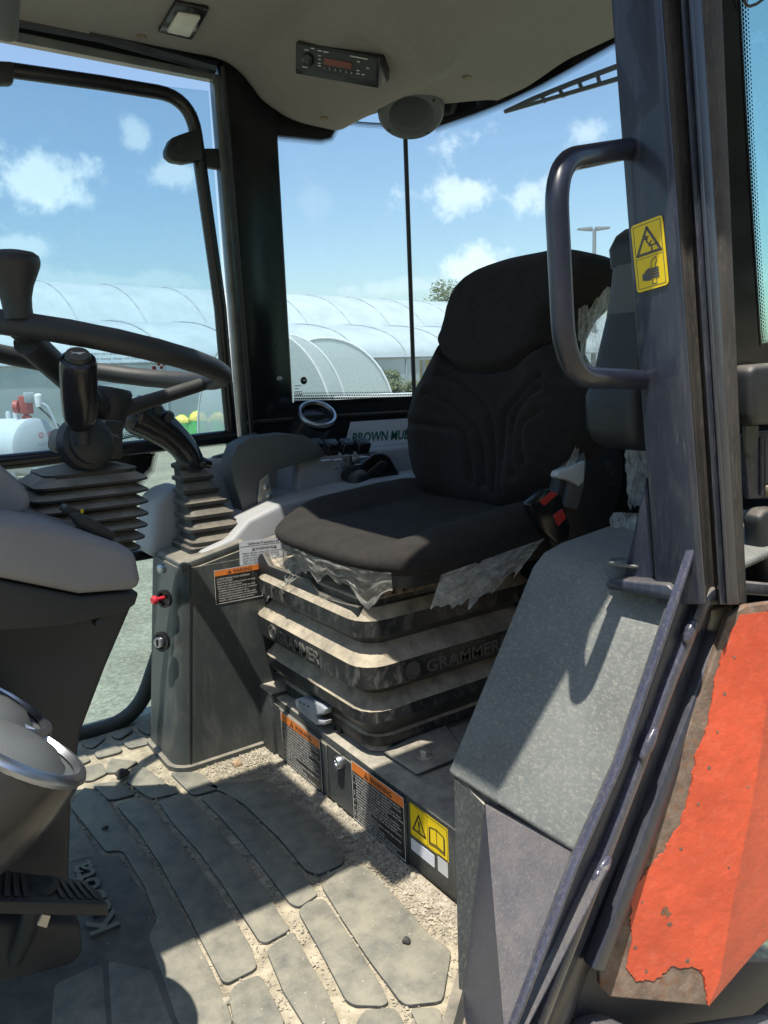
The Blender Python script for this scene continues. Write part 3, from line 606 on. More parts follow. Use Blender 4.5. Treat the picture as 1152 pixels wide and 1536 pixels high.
# right door opening: dark header and pale strip under it
obj('door_header', tube([at(-40, 18, Y=1.755), at(150, 54, Y=1.755), at(322, 102, Y=1.765)], .013, 8, flat=1.), M['navyclean'], cab)
obj('door_header', prism([at(-40, 4, Y=1.782), at(326, 92, Y=1.79), at(322, 113, Y=1.79), at(-40, 38, Y=1.782)], (0, .02, 0)), M['matblack'], cab, 0)
obj('door_header', prism([at(-40, 34, Y=1.77), at(322, 110, Y=1.78), at(322, 120, Y=1.78), at(-40, 50, Y=1.77)], (0, .02, 0)), M['strip'], cab, 0, label='pale strip along the door header')
# front pillars and windscreen frame (ahead of the view)
for y in (.60, 1.86): obj('pillar', prism([(-.62, y-.03, 0), (-.55, y-.03, 0), (-.38, y-.03 + (.06 if y < 1 else -.06), RZ0), (-.46, y-.03+(.06 if y < 1 else -.06), RZ0)], (0, .05, 0)), M['navyclean'], cab, 0)
obj('windscreen', prism([(-.60, .62, .02), (-.60, 1.84, .02), (-.43, 1.80, 1.58), (-.43, .68, 1.58)], (.005, 0, 0)), M['glass'], cab, 0)
# sun visor end, top left
vz = [at(14, -60, Y=1.15), at(6, 58, Y=1.15)]
obj('visor_rod', bev(lathe(vz[0], vz[1]-vz[0], [(.016, 0), (.016, (vz[1]-vz[0]).length-.006), (.010, (vz[1]-vz[0]).length)], 16), .002, 1), M['arm'], cab)

# rear glazing
WB, WT = .775, 1.49
def qy(z): return 1.865-.06*(z-WB)/(WT-WB)
corner_b, corner_t = at(622, 594, Y=1.79), at(608, 186, Y=1.735)
qb0, qt0 = V((.93, qy(WB), WB)), V((.90, qy(WT), WT+.02))
def rearpt(t, z):                                       # bowed rear window, t = 0 right corner .. 1 left corner
    cb = lerp(corner_b, corner_t, (z-corner_b.z)/(corner_t.z-corner_b.z)); y = cb.y*(1-t)+(2*1.215-cb.y)*t
    return V((cb.x+.10*math.sin(math.pi*t)**.8, y, z))
side = []
for i in range(9):
    z = WB-.20+(WT+.06-WB+.20)*i/8; f0 = lerp(qb0, qt0, (z-qb0.z)/(qt0.z-qb0.z)); f1 = rearpt(0, z); side.append([lerp(f0, f1, j/6)+V((0, .012*math.sin(math.pi*j/6), 0)) for j in range(7)])
obj('side_window', loft(side, cap=False, closed=False), M['glass'], cab, 60, label='right rear side window')
obj('rear_window', loft([[rearpt(j/16, WB-.2+(WT+.06-WB+.2)*i/8) for j in range(17)] for i in range(9)], cap=False, closed=False), M['glass'], cab, 60)
obj('window_seam', tube([rearpt(0, z)-V((.006, .006, 0)) for z in (WB-.2, 1.0, 1.3, WT+.03)], .0062, 8), M['rubber'], cab)
def sidept(x, y, dy=.0):
    """point of the side window seen at a photo position"""
    A, B, Cc = side[0][0], side[0][-1], side[-1][0]; n = (B-A).cross(Cc-A); d = at(x, y, Y=1.)-CAM; t = (A-CAM).dot(n)/d.dot(n); return CAM+d*t-V((0, dy, 0))
# printed borders of the glass: bottom dots, top block with dots, rear top dots
quad_uv([(sidept(x, 604-.012*(x-440), .004), sidept(x, 588-.012*(x-440), .004)) for x in (440, 480, 530, 580, 622)], M['frit'], 'glass_border', cab, 0)
obj('glass_border', prism([sidept(*q, .004) for q in ((398, 150), (408, 203), (440, 206), (480, 210), (494, 207), (500, 196), (500, 150))], (0, -.002, 0)), M['enamel'], cab, 0)
quad_uv([(sidept(x, y, .004), sidept(x, y+9, .004)) for x, y in ((408, 203), (440, 206), (480, 210))], M['frit'], 'glass_border', cab, 0)
quad_uv([(sidept(x, y, .004), sidept(x+dx, y+dy, .004)) for x, y, dx, dy in ((480, 210, 0, 9), (494, 207, 5, 6), (500, 196, 7, 2), (502, 180, 7, 0))], M['frit'], 'glass_border', cab, 0)
quad_uv([(sidept(x, y, .006), sidept(x, y+9, .006)) for x, y in ((510, 180), (545, 184), (580, 186), (607, 188))], M['frit'], 'glass_border', cab, 0)
def rpx(x, y):
    d = at(x, y, Y=1.)-CAM; t = 1.37/d.x; return CAM+d*t
def rearhit(x, y, e=.004):
    d = (at(x, y, Y=1.)-CAM).normalized(); best = None
    for i in range(400):
        p = CAM+d*(1.0+i*.004)
        cb = lerp(corner_b, corner_t, (p.z-corner_b.z)/(corner_t.z-corner_b.z)); s = (cb.y-p.y)/(2*(cb.y-1.215))
        if s < 0: continue
        if p.x > cb.x+.10*math.sin(math.pi*min(1, max(0, s)))**.8 - e: return p
    return p
RT = [(650, 190), (680, 180), (715, 168), (760, 150), (810, 126), (860, 98), (930, 58)]
quad_uv([(rearhit(x, y), rearhit(x+4, y+10)) for x, y in RT], M['frit'], 'glass_border', cab, 0)
obj('glass_border', loft([[rearhit(x-2, y-36) for x, y in RT], [rearhit(x, y+.5) for x, y in RT]], cap=False, closed=False), M['enamel'], cab, 0)
obj('blind_clip', bev(prism([rearhit(668, 158), rearhit(690, 150), rearhit(684, 172), rearhit(664, 176)], (-.02, 0, 0)), .003, 1), M['black'], cab)
# dark body wall below the glass
bm = nb(); low = []
lowpts = [V((.86, 1.875, 0)), V((1.0, 1.866, 0)), V((1.15, 1.85, 0))]+[rearpt(t, WB)-V((0, 0, WB)) for t in (0, .1, .25, .5, .75, .9, 1)]
obj('rear_wall', loft([[p+V((-.02, -.012, z)) for p in lowpts] for z in (0, .35, .64, .655, .78)], cap=False, closed=False), M['matblack'], cab, 30)
obj('window_ledge', tube([p+V((-.022, -.014, .735)) for p in lowpts], .006, 6), M['black'], cab)

# right door, closed: tube frame, glass, latch blocks
dr = thing('cab_door', 'right cab door of black tube frame and glass, beyond the steering wheel', 'door', (.3, 1.88, 0))
DY0, DY1 = 1.89, 1.80
def dpt(x, y):
    """right door plane (leaning in at the top)"""
    A, B, Cc = V((0, DY0, 0)), V((1, DY0, 0)), V((0, DY1, 1.5)); n = (B-A).cross(Cc-A); d = at(x, y, Y=1.)-CAM; t = (A-CAM).dot(n)/d.dot(n); return CAM+d*t
fr = [dpt(-60, 100), dpt(20, 106), dpt(150, 124), dpt(286, 146), dpt(330, 460), dpt(350, 690), dpt(352, 850)]
obj('door_frame', tube(fillet(fr, .085, 8), .0155, 12), M['blackgloss'], dr)
obj('door_bar', tube([dpt(-80, 702), dpt(60, 688), dpt(200, 672), dpt(352, 654)], .0175, 12), M['blackgloss'], dr)
obj('door_frame', tube(fillet([dpt(90, 1110), dpt(205, 1080), dpt(245, 960), dpt(262, 830)], .14, 8), .0195, 12), M['rubber'], dr, label='lower tube of the right door frame')
obj('door_bar', tube([dpt(180, 838), dpt(262, 824)], .014, 10), M['blackgloss'], dr)
g = [dpt(-300, 60), dpt(320, 130), dpt(372, 850), dpt(300, 1120), dpt(-300, 1180)]
obj('door_glass', prism([p+V((0, .03, 0)) for p in g], (0, .005, 0)), M['glass'], dr, 0)
lt_ = obj('latch', bev(prism([dpt(243, 228), dpt(250, 212), dpt(262, 207), dpt(294, 196), dpt(298, 244), dpt(270, 249), dpt(252, 246), dpt(243, 238)], (0, -.03, 0)), .006, 2), M['black'], dr)
obj('latch_pin', lathe(dpt(262, 228)-V((0, .03, 0)), (0, -1, 0), [(.012, 0), (.010, .006)], 14), M['rubber'], lt_)
obj('latch_arm', prism([dpt(298, 222), dpt(345, 222), dpt(346, 256), dpt(298, 248)], (0, .02, 0), b=.004), M['black'], dr)
obj('handle_clip', prism([dpt(281, 170), dpt(296, 166), dpt(297, 200), dpt(286, 196)], (0, .012, 0), b=.003), M['strip'], dr)
obj('latch', bev(prism([dpt(307, 700), dpt(316, 684), dpt(346, 676), dpt(350, 712), dpt(318, 712)], (0, -.03, 0)), .006, 2), M['black'], dr)
obj('latch_pin', tube([dpt(352, 660), dpt(384, 655)], [.006, .012], 10), M['black'], dr)
obj('frame_bracket', prism([dpt(-10, 98), dpt(18, 98), dpt(18, 132), dpt(-10, 132)], (0, -.03, 0), b=.008), M['rubber'], dr)
fz = [dpt(150, 700), dpt(160, 682), dpt(205, 676), dpt(236, 682), dpt(228, 705), dpt(200, 735), dpt(150, 745)]
obj('glass_border', prism([p+V((0, .024, 0)) for p in fz], (0, .003, 0)), M['enamel'], dr, 0)
quad_uv([(p+V((0, .022, 0)), q+V((0, .022, 0))) for p, q in ((dpt(233, 680), dpt(243, 680)), (dpt(228, 705), dpt(237, 709)), (dpt(200, 735), dpt(206, 744)), (dpt(150, 745), dpt(150, 757)))], M['frit'], 'glass_border', dr, 0)
quad_uv([(p+V((0, .022, 0)), q+V((0, .022, 0))) for p, q in ((dpt(180, 662), dpt(180, 650)), (dpt(205, 656), dpt(207, 646)), (dpt(215, 660), dpt(222, 655)))], M['frit'], 'glass_border', dr, 0)

# ------------------------------------------------------------------ near (left) door post, hand rail, fender
def P2(x, y, X): return at(x, y, X=X)
E1t, E2t, E1b, E2b = at(916, 0, X=.778), at(983, 0, X=.778), at(983, 880, X=.80), at(1049, 880, X=.80)
def pcol(name, m, pts, lab=None, bw=.003):
    """upright member: pts = (photo x at y 0, photo x at y 880, distance behind the front outer edge in Y)"""
    T = [at(a, 0, Y=E2t.y+d) for a, b_, d in pts]; B = [at(b_, 880, Y=E2b.y+d) for a, b_, d in pts]
    T = [b_+(t_-b_)*1.12 for t_, b_ in zip(T, B)]; B = [t_+(b_-t_)*1.03 for t_, b_ in zip(T, B)]
    return obj(name, bev(loft([T, B]), bw, 2), m, cab, 40, label=lab)
k1, k2 = 1.12, 1.03
top = [E1t, E2t, E2t+V((.006, -.003, 0)), E2t+V((.016, .002, 0)), E2t+V((.05, .03, 0)), E1t+V((.06, .015, 0))]
bot = [E1b, E2b, E2b+V((.006, -.003, 0)), E2b+V((.016, .002, 0)), E2b+V((.05, .03, 0)), E1b+V((.06, .015, 0))]
top = [b_+(t_-b_)*k1 for t_, b_ in zip(top, bot)]; bot = [t_+(b_-t_)*k2 for t_, b_ in zip(top, bot)]
obj('pillar', bev(loft([top, bot]), .0025, 2), M['navy'], cab, 40, label='scuffed navy left door post carrying the yellow label and hand rail')
pcol('door_channel', M['groove'], [(990, 1053, .012), (1006, 1066, .020), (1022, 1078, .016), (1022, 1078, .06), (985, 1050, .06)])
pcol('pillar_flange', M['navydirty'], [(1018, 1075, .014), (1021, 1078, .004), (1032, 1089, .001), (1048, 1104, .004), (1053, 1108, .012), (1050, 1106, .05), (1018, 1076, .05)], bw=.002)
pcol('pillar_flange', M['navydirty'], [(1031, 1087, .004), (1033, 1089, -.003), (1037, 1093, -.003), (1039, 1095, .004)], bw=.001)
pcol('door_seal', M['groove'], [(1050, 1106, .016), (1068, 1114, .012), (1083, 1119, .016), (1083, 1119, .05), (1050, 1106, .05)])
# rail of the rear side window on this side and its tinted glass
GY = .645
lq = lambda x, y, d=0: at(x, y, Y=GY-d)
obj('side_window', prism([lq(1080, -120), lq(1700, -300), lq(1700, 700), lq(1112, 560)], (0, .005, 0)), M['tint'], cab, 0, label='tinted left rear side window')
obj('glass_border', prism([lq(1062, -60, .003), lq(1106, -60, .003), lq(1142, 516, .003), lq(1200, 508, .003), lq(1200, 560, .003), lq(1092, 560, .003)], (0, .002, 0)), M['enamel'], cab, 0)
quad_uv([(lq(1105, -60, .004), lq(1121, -60, .004)), (lq(1119, 200, .004), lq(1132, 200, .004)), (lq(1139, 500, .004), lq(1150, 496, .004)), (lq(1141, 519, .004), lq(1152, 508, .004)), (lq(1200, 512, .004), lq(1200, 500, .004))], M['frit'], 'glass_border', cab, 0)
obj('cable', tube(fillet([lq(1112, -30, .01), lq(1118, 12, .01), lq(1135, 6, .01), lq(1170, -20, .01)], .02), .002, 6), M['black'], cab)
# hinge covers and plate
HY = .595
hq = lambda x, y, d=0: at(x, y, Y=HY-d)
obj('hinge_cover', bev(prism([hq(1090, 556), hq(1098, 548), hq(1230, 538), hq(1230, 632), hq(1100, 637), hq(1092, 630)], (0, -.035, 0)), .010, 3), M['black'], cab, 50, label='upper black plastic hinge cover')
obj('hinge_cover', bev(prism([hq(1110, 775), hq(1118, 760), hq(1230, 748), hq(1230, 878), hq(1134, 890), hq(1124, 884)], (0, -.03, 0)), .010, 3), M['black'], cab, 50, label='lower black plastic hinge cover with scuffs')
obj('hinge_plate', bev(prism([hq(1106, 655), hq(1112, 648), hq(1230, 640), hq(1230, 745), hq(1114, 748)], (0, -.01, 0)), .004, 2), M['navydirty'], cab)
for x in (1142, 1147): obj('hinge_pin', tube([hq(x, 656, .012), hq(x, 742, .012)], .003, 8), M['navydirty'], cab)
obj('hinge_tab', bev(prism([hq(1110, 636, .012), hq(1134, 636, .012), hq(1132, 668, .012), hq(1122, 690, .012), hq(1112, 678, .012)], (0, -.006, 0)), .003, 1), M['black'], cab)
obj('hinge_lug', bev(prism([hq(1144, 728, .012), hq(1175, 724, .012), hq(1175, 746, .012), hq(1146, 746, .012)], (0, -.014, 0)), .004, 2), M['sand'], cab)
# gusset and welded foot of the post
obj('gusset', bev(prism([at(934, 868, X=.815), at(968, 715, X=.812), at(982, 868, X=.815)], (.008, 0, 0)), .002, 1), M['navy'], cab)
# grey cover over the wheel arch
YI, YO = .82, .585
tin = V((.832, YI, .565)); bin_ = V((.644, YI, .270))
prof = [tin+V((.35, 0, .040))] + [tin+V((.05, 0, .012)), tin+V((.012, 0, .003)), tin+V((-.012, 0, -.016))] + [lerp(tin+V((-.012, 0, -.018)), bin_, t) for t in (.25, .5, .75, 1)]
cov = loft([[p for p in prof]+[p+V((.02, 0, -.012)) for p in prof[::-1]], [V((p.x, YO-.03, p.z)) for p in prof]+[V((p.x+.02, YO-.03, p.z-.012)) for p in prof[::-1]]])
fc = thing('fender_cover', 'scuffed grey plastic cover sloping over the left wheel arch beside the seat', 'cover', (.75, .7, 0))
obj('cover_sheet', bev(cov, .016, 4), M['cover'], fc, 50)
ip = [V((p.x+.012, YI-.010, p.z-.01)) for p in prof]+[V((1.22, YI-.010, 0)), V((.70, YI-.010, 0))]
obj('inner_wall', prism(ip, (0, -.03, 0)), M['cabinet'], fc, 0)
obj('recess_ring', lathe(at(944, 846, Z=.583), (.1, 0, 1), [(.030, 0), (.032, .003), (.026, .004), (.024, .001)], 24), M['cover'], fc)
# lower front wall beside the floor
fw = thing('fender_front_wall', 'scuffed navy steel wall below the grey cover, beside the floor mat', 'panel', (.65, .7, 0))
fold_t, fold_b = at(727, 1206, X=.650), at(689, 1545, Z=-.03)
low_in = V((.690, .818, -.01)); up_in = V((.650, .812, .272)); up_out = V((.650, .53, .272)); low_out = at(760, 1600, Y=.53)
obj('front_sheet', bev(prism([up_in, fold_t, fold_b, low_in], (.01, .004, 0)), .002, 1), M['steel'], fw, 0)
obj('front_sheet', bev(prism([fold_t, up_out, low_out, fold_b], (.012, .004, 0)), .002, 1), M['lowerwall'], fw, 0)
# door opening rail: thin bright flange, channel, second ridge with weld beads
rl = thing('door_rail', 'navy steel door opening rail running diagonally down along the fender', 'rail', (.7, .55, 0))
RY = .553
rq = lambda x, y, d=0.: at(x, y, Y=RY-d)
fl0 = [(1046, 808), (985, 990), (930, 1150), (864, 1300), (815, 1430), (765, 1560)]
fl1 = [(1052, 812), (1000, 990), (948, 1150), (886, 1300), (838, 1430), (790, 1560)]
def ribbon(L0, L1, d0, d1, th, m, name, bw=.002):
    A = [rq(x, y, d0) for x, y in L0]; B = [rq(x, y, d1) for x, y in L1]
    rings = [[a, b_, b_+V((.002, th, 0)), a+V((.002, th, 0))] for a, b_ in zip(A, B)]
    return obj(name, bev(loft(rings), bw, 2), m, rl, 50)
ribbon(fl0, [(x+5, y+1) for x, y in fl0], .022, .022, .012, M['edge'], 'flange', .002)
ribbon([(x+6, y+2) for x, y in fl0], [(1086, 868), (1043, 1000), (990, 1150), (925, 1300), (872, 1430), (815, 1560)], .006, -.012, .02, M['navydirty'], 'channel')
rd = [(1062, 893), (1010, 1020), (962, 1150), (905, 1300), (855, 1430), (800, 1570)]
ribbon([(x-4, y) for x, y in rd], [(x+9, y+2) for x, y in rd], .012, .012, .02, M['edge'], 'ridge', .004)
ribbon([(x+10, y+2) for x, y in rd], [(1082, 945), (1042, 1050), (1000, 1150), (940, 1300), (890, 1440), (840, 1580)], -.012, -.025, .02, M['navyclean'], 'channel')
lo = [(1078, 950), (1032, 1075), (985, 1200), (938, 1330), (890, 1456)]
ribbon(lo, [(x+18, y+4) for x, y in lo], .004, .004, .02, M['navy'], 'ridge', .003)
for k_, (x0, y0, x1, y1) in enumerate(((1042, 930, 1028, 965), (984, 1092, 962, 1140), (914, 1285, 890, 1325))):
    n = 14; pth = [rq(x0+(x1-x0)*i/n, y0+(y1-y0)*i/n, .012) for i in range(n+1)]
    obj('weld_bead', tube(pth, [.002+.0062*math.sin(math.pi*min(1, (i+.6)/(n+.8)))**.5*(1+.22*NZ.noise(V((i*.55, k_*3., 0)))) for i in range(n+1)], 12, flat=.8), M['edge'], rl, 80)
# top bend of the ridge, running back along the post foot
obj('ridge', tube(fillet([rq(1040, 945, .012), rq(1060, 893, .012), at(1100, 880, Y=.545), at(1200, 888, Y=.545)], .03, 6), .009, 8, flat=.6), M['navydirty'], rl)
obj('foot_flange', bev(prism([at(905, 876, X=.79), at(912, 868, X=.79), at(1000, 876, X=.79), at(1012, 890, X=.79), at(1008, 902, X=.79), at(1000, 900, X=.79), at(912, 886, X=.79)], (.03, 0, 0)), .004, 2), M['navy'], rl)
obj('spacer_block', box(at(1070, 935, Y=.56)-V((.0, 0, .03)), at(1100, 905, Y=.56)+V((.0, .05, .0)), b=.004), M['sand'], rl)
# orange rear fender edge
fe = thing('fender', 'chipped orange steel fender with rusty bare edges behind the door rail', 'fender', (.85, .5, 0))
FYY = .50
fP, fN = at(1100, 1150, Y=.515), V((-.45, -.88, .12)).normalized()
def fq(x, y, d=0.):
    v = at(x, y, Y=1.)-CAM; return CAM+v*((fP-CAM).dot(fN)/v.dot(fN))+fN*d
plate = [(1080, 960), (1092, 925), (1120, 908), (1168, 902), (1160, 960), (1144, 1090), (1127, 1200), (1099, 1340), (1077, 1470), (1062, 1509), (915, 1496), (900, 1480), (899, 1455), (948, 1330), (1000, 1190), (1040, 1070)]
steel = [fq(*p) for p in plate]
obj('bare_edge', bev(prism(steel, -fN*.012), .002, 2), M['rust'], fe, 0, label='bare rusty fender edge')
def jag(pts, n, amp, seed):
    rnd = random.Random(seed); o_ = []
    for a, b_ in zip(pts, pts[1:]):
        for i in range(n):
            t_ = i/n; d = V((b_[0]-a[0], b_[1]-a[1], 0)); nn = V((-d.y, d.x, 0)).normalized(); k = amp*(NZ.noise(V((a[0]*.05+t_*3.1, a[1]*.05+t_*2.3, seed)))+.35*rnd.uniform(-1, 1))
            o_.append((a[0]+d.x*t_+nn.x*k, a[1]+d.y*t_+nn.y*k))
    o_.append(pts[-1]); return o_
edge = jag([(1108, 922), (1080, 985), (1068, 1050), (1058, 1100), (1042, 1140), (1034, 1185), (1020, 1235), (998, 1272), (975, 1300), (950, 1330), (944, 1375), (948, 1400), (940, 1450), (952, 1470), (985, 1468), (1005, 1450), (1052, 1452), (1058, 1478), (1060, 1504)], 9, 4.5, 3)
fold = [(1145, 1090), (1128, 1200), (1100, 1340), (1078, 1470), (1062, 1508)]
paint = [fq(*p, .0018) for p in edge]+[fq(*p, .0018) for p in reversed(fold)]+[fq(1160, 960, .0018), fq(1170, 915, .0018)]
bm = nb(); bm.faces.new([bm.verts.new(p) for p in paint]); bmesh.ops.triangulate(bm, faces=bm.faces)
ex = bmesh.ops.extrude_face_region(bm, geom=bm.faces[:]); bmesh.ops.translate(bm, verts=[v for v in ex['geom'] if isinstance(v, bmesh.types.BMVert)], vec=-fN*.002); recalc(bm)
obj('paint_coat', bm, M['orange'], fe, 30)
out_ = [(1160, 900), (1300, 880), (1300, 1370), (1152, 1441), (1062, 1508)]
A = [fq(1150, 912, .0018), fq(1160, 960, .0018)]+[fq(*p, .0018) for p in fold]
B = [fq(1330, 880, -.02), fq(1330, 960, -.03), fq(1330, 1060, -.05), fq(1330, 1150, -.06), fq(1300, 1290, -.06), fq(1230, 1400, -.05), fq(1130, 1470, -.02)]
B = [p+V((.45, -.03, 0)) for p in A]; B[-1] = A[-1]+V((.10, -.01, .045)); B[-2] = A[-2]+V((.25, -.02, .05)); B[-3] = A[-3]+V((.38, -.03, .03))
obj('folded_side', loft([A, B], cap=False, closed=False), M['orange'], fe, 30)
for (x, y, s, sd) in ((998, 1366, 11, 1), (1003, 1385, 5, 2), (1086, 1040, 3.5, 3), (1075, 1098, 3, 4), (1062, 1150, 4, 5), (1046, 1205, 3, 6), (1020, 1272, 4.5, 7), (962, 1352, 3.5, 8), (952, 1420, 4, 9), (1030, 1440, 4, 10), (1100, 985, 3, 11), (968, 1455, 4, 12), (1120, 1180, 2.5, 13), (1092, 1300, 2.5, 14)):
    rnd = random.Random(sd); pts = [fq(x+math.cos(a)*s*rnd.uniform(.25, 1.), y+math.sin(a)*s*rnd.uniform(.3, 1.1), .0020) for a in [i*.45 for i in range(14)]]
    obj('paint_chip', prism(pts, fN*.0004), M['rust'], fe, 0)
fu = thing('step_bracket', 'worn dark steel bracket under the rusty fender corner at the bottom right', 'bracket', (.8, .5, -.05))
obj('bracket_tube', tube(fillet([at(850, 1640, Y=.575), at(880, 1560, Y=.575), at(960, 1592, Y=.56), at(1152, 1560, Y=.53), at(1300, 1430, Y=.52)], .03), .035, 12), M['lowerwall'], fu)
obj('bracket_plate', prism([at(850, 1620, Y=.60), at(875, 1450, Y=.60), at(1250, 1440, Y=.60), at(1250, 1720, Y=.60)], (0, .01, 0)), M['lowerwall'], fu, 0)
# hand rail on the post
hr = thing('hand_rail', 'glossy navy tube grab rail bent out from the left door post', 'hand rail', at(945, 570, X=.79))
hp = [at(948, 222, X=.795), at(832, 243, X=.606), at(848, 565, X=.612), at(966, 570, X=.80)]
obj('rail_tube', tube(fillet(hp, .062, 10), .0119, 16), M['navyclean'], hr)
# ------------------------------------------------------------------ floor mat
fm = thing('floor_mat', 'ribbed black rubber floor mat covered with sand and grit', 'floor mat', (.4, 1.2, 0))
bm = nb(); n = 60
g = [[V((-.5+1.19*i/n, .62+1.27*j/n, 0)) for j in range(n+1)] for i in range(n+1)]
for r in g:
    for p in r: p.z = .0022*NZ.noise(V((p.x*18, p.y*18, 0)))+.0012*NZ.noise(V((p.x*60, p.y*60, 4)))
obj('base_sheet', loft(g, cap=False, closed=False), M['sand'], fm, 60)
bm = prism([(-.4, .70, .001), (.20, .66, .001), (.262, .86, .001), (.272, 1.02, .001), (.284, 1.11, .001), (.292, 1.2, .001), (.288, 1.33, .001), (.262, 1.36, .001), (.245, 1.60, .001), (.20, 1.84, .001), (-.4, 1.84, .001)], (0, 0, .0042), b=.001); obj('base_sheet', bm, M['matbase'], fm, 50, label='bare ribless rubber part of the mat with raised lettering')
PADS = dict(
A=[(0.513, 1.462), (0.55, 1.445), (0.608, 1.412), (0.619, 1.378), (0.622, 1.276), (0.628, 1.162), (0.611, 1.087), (0.596, 1.068), (0.554, 1.069), (0.543, 1.091), (0.549, 1.205), (0.545, 1.348), (0.53, 1.418)],
B=[(0.484, 1.429), (0.508, 1.424), (0.529, 1.396), (0.534, 1.313), (0.532, 1.212), (0.528, 1.116), (0.523, 1.03), (0.52, 1.024), (0.488, 1.016), (0.481, 1.033), (0.485, 1.116), (0.489, 1.236), (0.489, 1.338)],
C=[(0.409, 1.466), (0.445, 1.471), (0.457, 1.45), (0.462, 1.324), (0.462, 1.174), (0.455, 1.056), (0.450, 1.032), (0.447, 0.981), (0.438, 0.978), (0.412, 0.976), (0.404, 0.985), (0.407, 1.053), (0.412, 1.156), (0.413, 1.259), (0.407, 1.364)],
D=[(0.337, 1.512), (0.373, 1.506), (0.387, 1.473), (0.387, 1.36), (0.389, 1.208), (0.389, 1.094), (0.382, 0.988), (0.372, 0.938), (0.332, 0.938), (0.327, 0.947), (0.331, 1.009), (0.338, 1.127), (0.344, 1.259), (0.344, 1.394), (0.337, 1.48)],
E=[(0.259, 1.563), (0.296, 1.625), (0.318, 1.561), (0.323, 1.43), (0.324, 1.275), (0.324, 1.13), (0.317, 0.991), (0.31, 0.906), (0.303, 0.865), (0.25, 0.905), (0.262, 1.016), (0.27, 1.099), (0.279, 1.111), (0.291, 1.129), (0.297, 1.216), (0.297, 1.338), (0.292, 1.351), (0.276, 1.359)],
A2=[(0.544, 1.034), (0.599, 1.053), (0.625, 1.024), (0.617, 0.892), (0.61, 0.838), (0.617, 0.794), (0.555, 0.729), (0.512, 0.754), (0.51, 0.768), (0.517, 0.852), (0.529, 0.939)],
B2=[(0.482, 1.003), (0.499, 1.012), (0.524, 1.003), (0.519, 0.953), (0.51, 0.882), (0.498, 0.804), (0.491, 0.772), (0.484, 0.772), (0.456, 0.796), (0.451, 0.81), (0.466, 0.891)],
C2=[(0.404, 0.956), (0.444, 0.965), (0.448, 0.961), (0.44, 0.911), (0.431, 0.838), (0.42, 0.777), (0.385, 0.804), (0.389, 0.875)],
D2=[(0.324, 0.911), (0.341, 0.923), (0.369, 0.918), (0.365, 0.872), (0.359, 0.823), (0.309, 0.86)],
A3=[(0.444, 0.767), (0.461, 0.774), (0.491, 0.754), (0.485, 0.728), (0.428, 0.715)], A4=[(0.511, 0.741), (0.539, 0.716), (0.511, 0.669), (0.493, 0.682)],
F=[(0.251, 1.527), (0.252, 1.373), (0.248, 1.366), (0.217, 1.375), (0.195, 1.391), (0.200, 1.545)],
G1=[(0.309, 1.714), (0.352, 1.713), (0.351, 1.661), (0.32, 1.648), (0.306, 1.659)], G2=[(0.317, 1.626), (0.358, 1.605), (0.374, 1.533), (0.34, 1.538), (0.328, 1.547)],
G3=[(0.352, 1.666), (0.38, 1.72), (0.422, 1.666), (0.379, 1.645)], G4=[(0.38, 1.594), (0.423, 1.636), (0.448, 1.48), (0.403, 1.493), (0.396, 1.51)],
G5=[(0.468, 1.567), (0.513, 1.531), (0.523, 1.442), (0.48, 1.450), (0.473, 1.46)],
T1=[(0.345, 1.847), (0.392, 1.847), (0.391, 1.833), (0.362, 1.803), (0.349, 1.818)], T2=[(0.357, 1.771), (0.388, 1.812), (0.41, 1.754), (0.402, 1.742), (0.358, 1.745)],
T3=[(0.414, 1.845), (0.462, 1.854), (0.458, 1.833), (0.427, 1.811), (0.418, 1.821)], T4=[(0.426, 1.781), (0.457, 1.81), (0.478, 1.75), (0.469, 1.739), (0.43, 1.746)],
T5=[(0.308, 1.796), (0.329, 1.808), (0.337, 1.745), (0.307, 1.736)], T6=[(0.48, 1.856), (0.507, 1.85), (0.490, 1.783), (0.479, 1.816)],
H1=[(.205, 1.08), (.245, 1.02), (.236, .88), (.17, .93)], H2=[(.13, 1.08), (.19, 1.08), (.16, .94), (.10, .97)])
for k, pts in PADS.items():
    P_ = [V((x, y, 0)) for x, y in pts]; C_ = sum(P_, V((0, 0, 0)))/len(P_)
    P_ = [p+V(((p.x-C_.x)/(abs(p.x-C_.x)+.004)*.0042, (p.y-C_.y)/(abs(p.y-C_.y)+.01)*.004, 0)) for p in P_]; q = []
    for n_ in range(len(P_)):                                # small corner radius
        a, p, c = P_[n_-1], P_[n_], P_[(n_+1) % len(P_)]; d1, d2_ = (a-p), (c-p); r1 = min(.009, d1.length*.4, d2_.length*.4)
        if d1.angle(d2_) > 2.75: q.append(p); continue
        A_, B_ = p+d1.normalized()*r1, p+d2_.normalized()*r1; q += [A_, A_*.25+p*.5+B_*.25, B_]
    t = bmesh.new(); a = [t.verts.new(p) for p in q]; f = t.faces.new(a); t.normal_update()
    if f.normal.z < 0: bmesh.ops.reverse_faces(t, faces=[f])
    r = bmesh.ops.extrude_face_region(t, geom=[f]); up_ = [v for v in r['geom'] if isinstance(v, bmesh.types.BMVert)]; bmesh.ops.translate(t, verts=up_, vec=(0, 0, .0062))
    recalc(t); bev(t, .0014, 2, 60)
    recalc(t); obj('tread_pad', t, M['mat'], fm, 50)
text('raised_lettering', 'Kubota', (.236, 1.14, .0048), (.02, 1, 0), (-1, .02, 0), .062, M['mat'], fm, .003, bold=.02, width=.205)
edge = [(.705, .815, 0), (.62, .742, 0), (.53, .672, 0), (.40, .58, 0)]
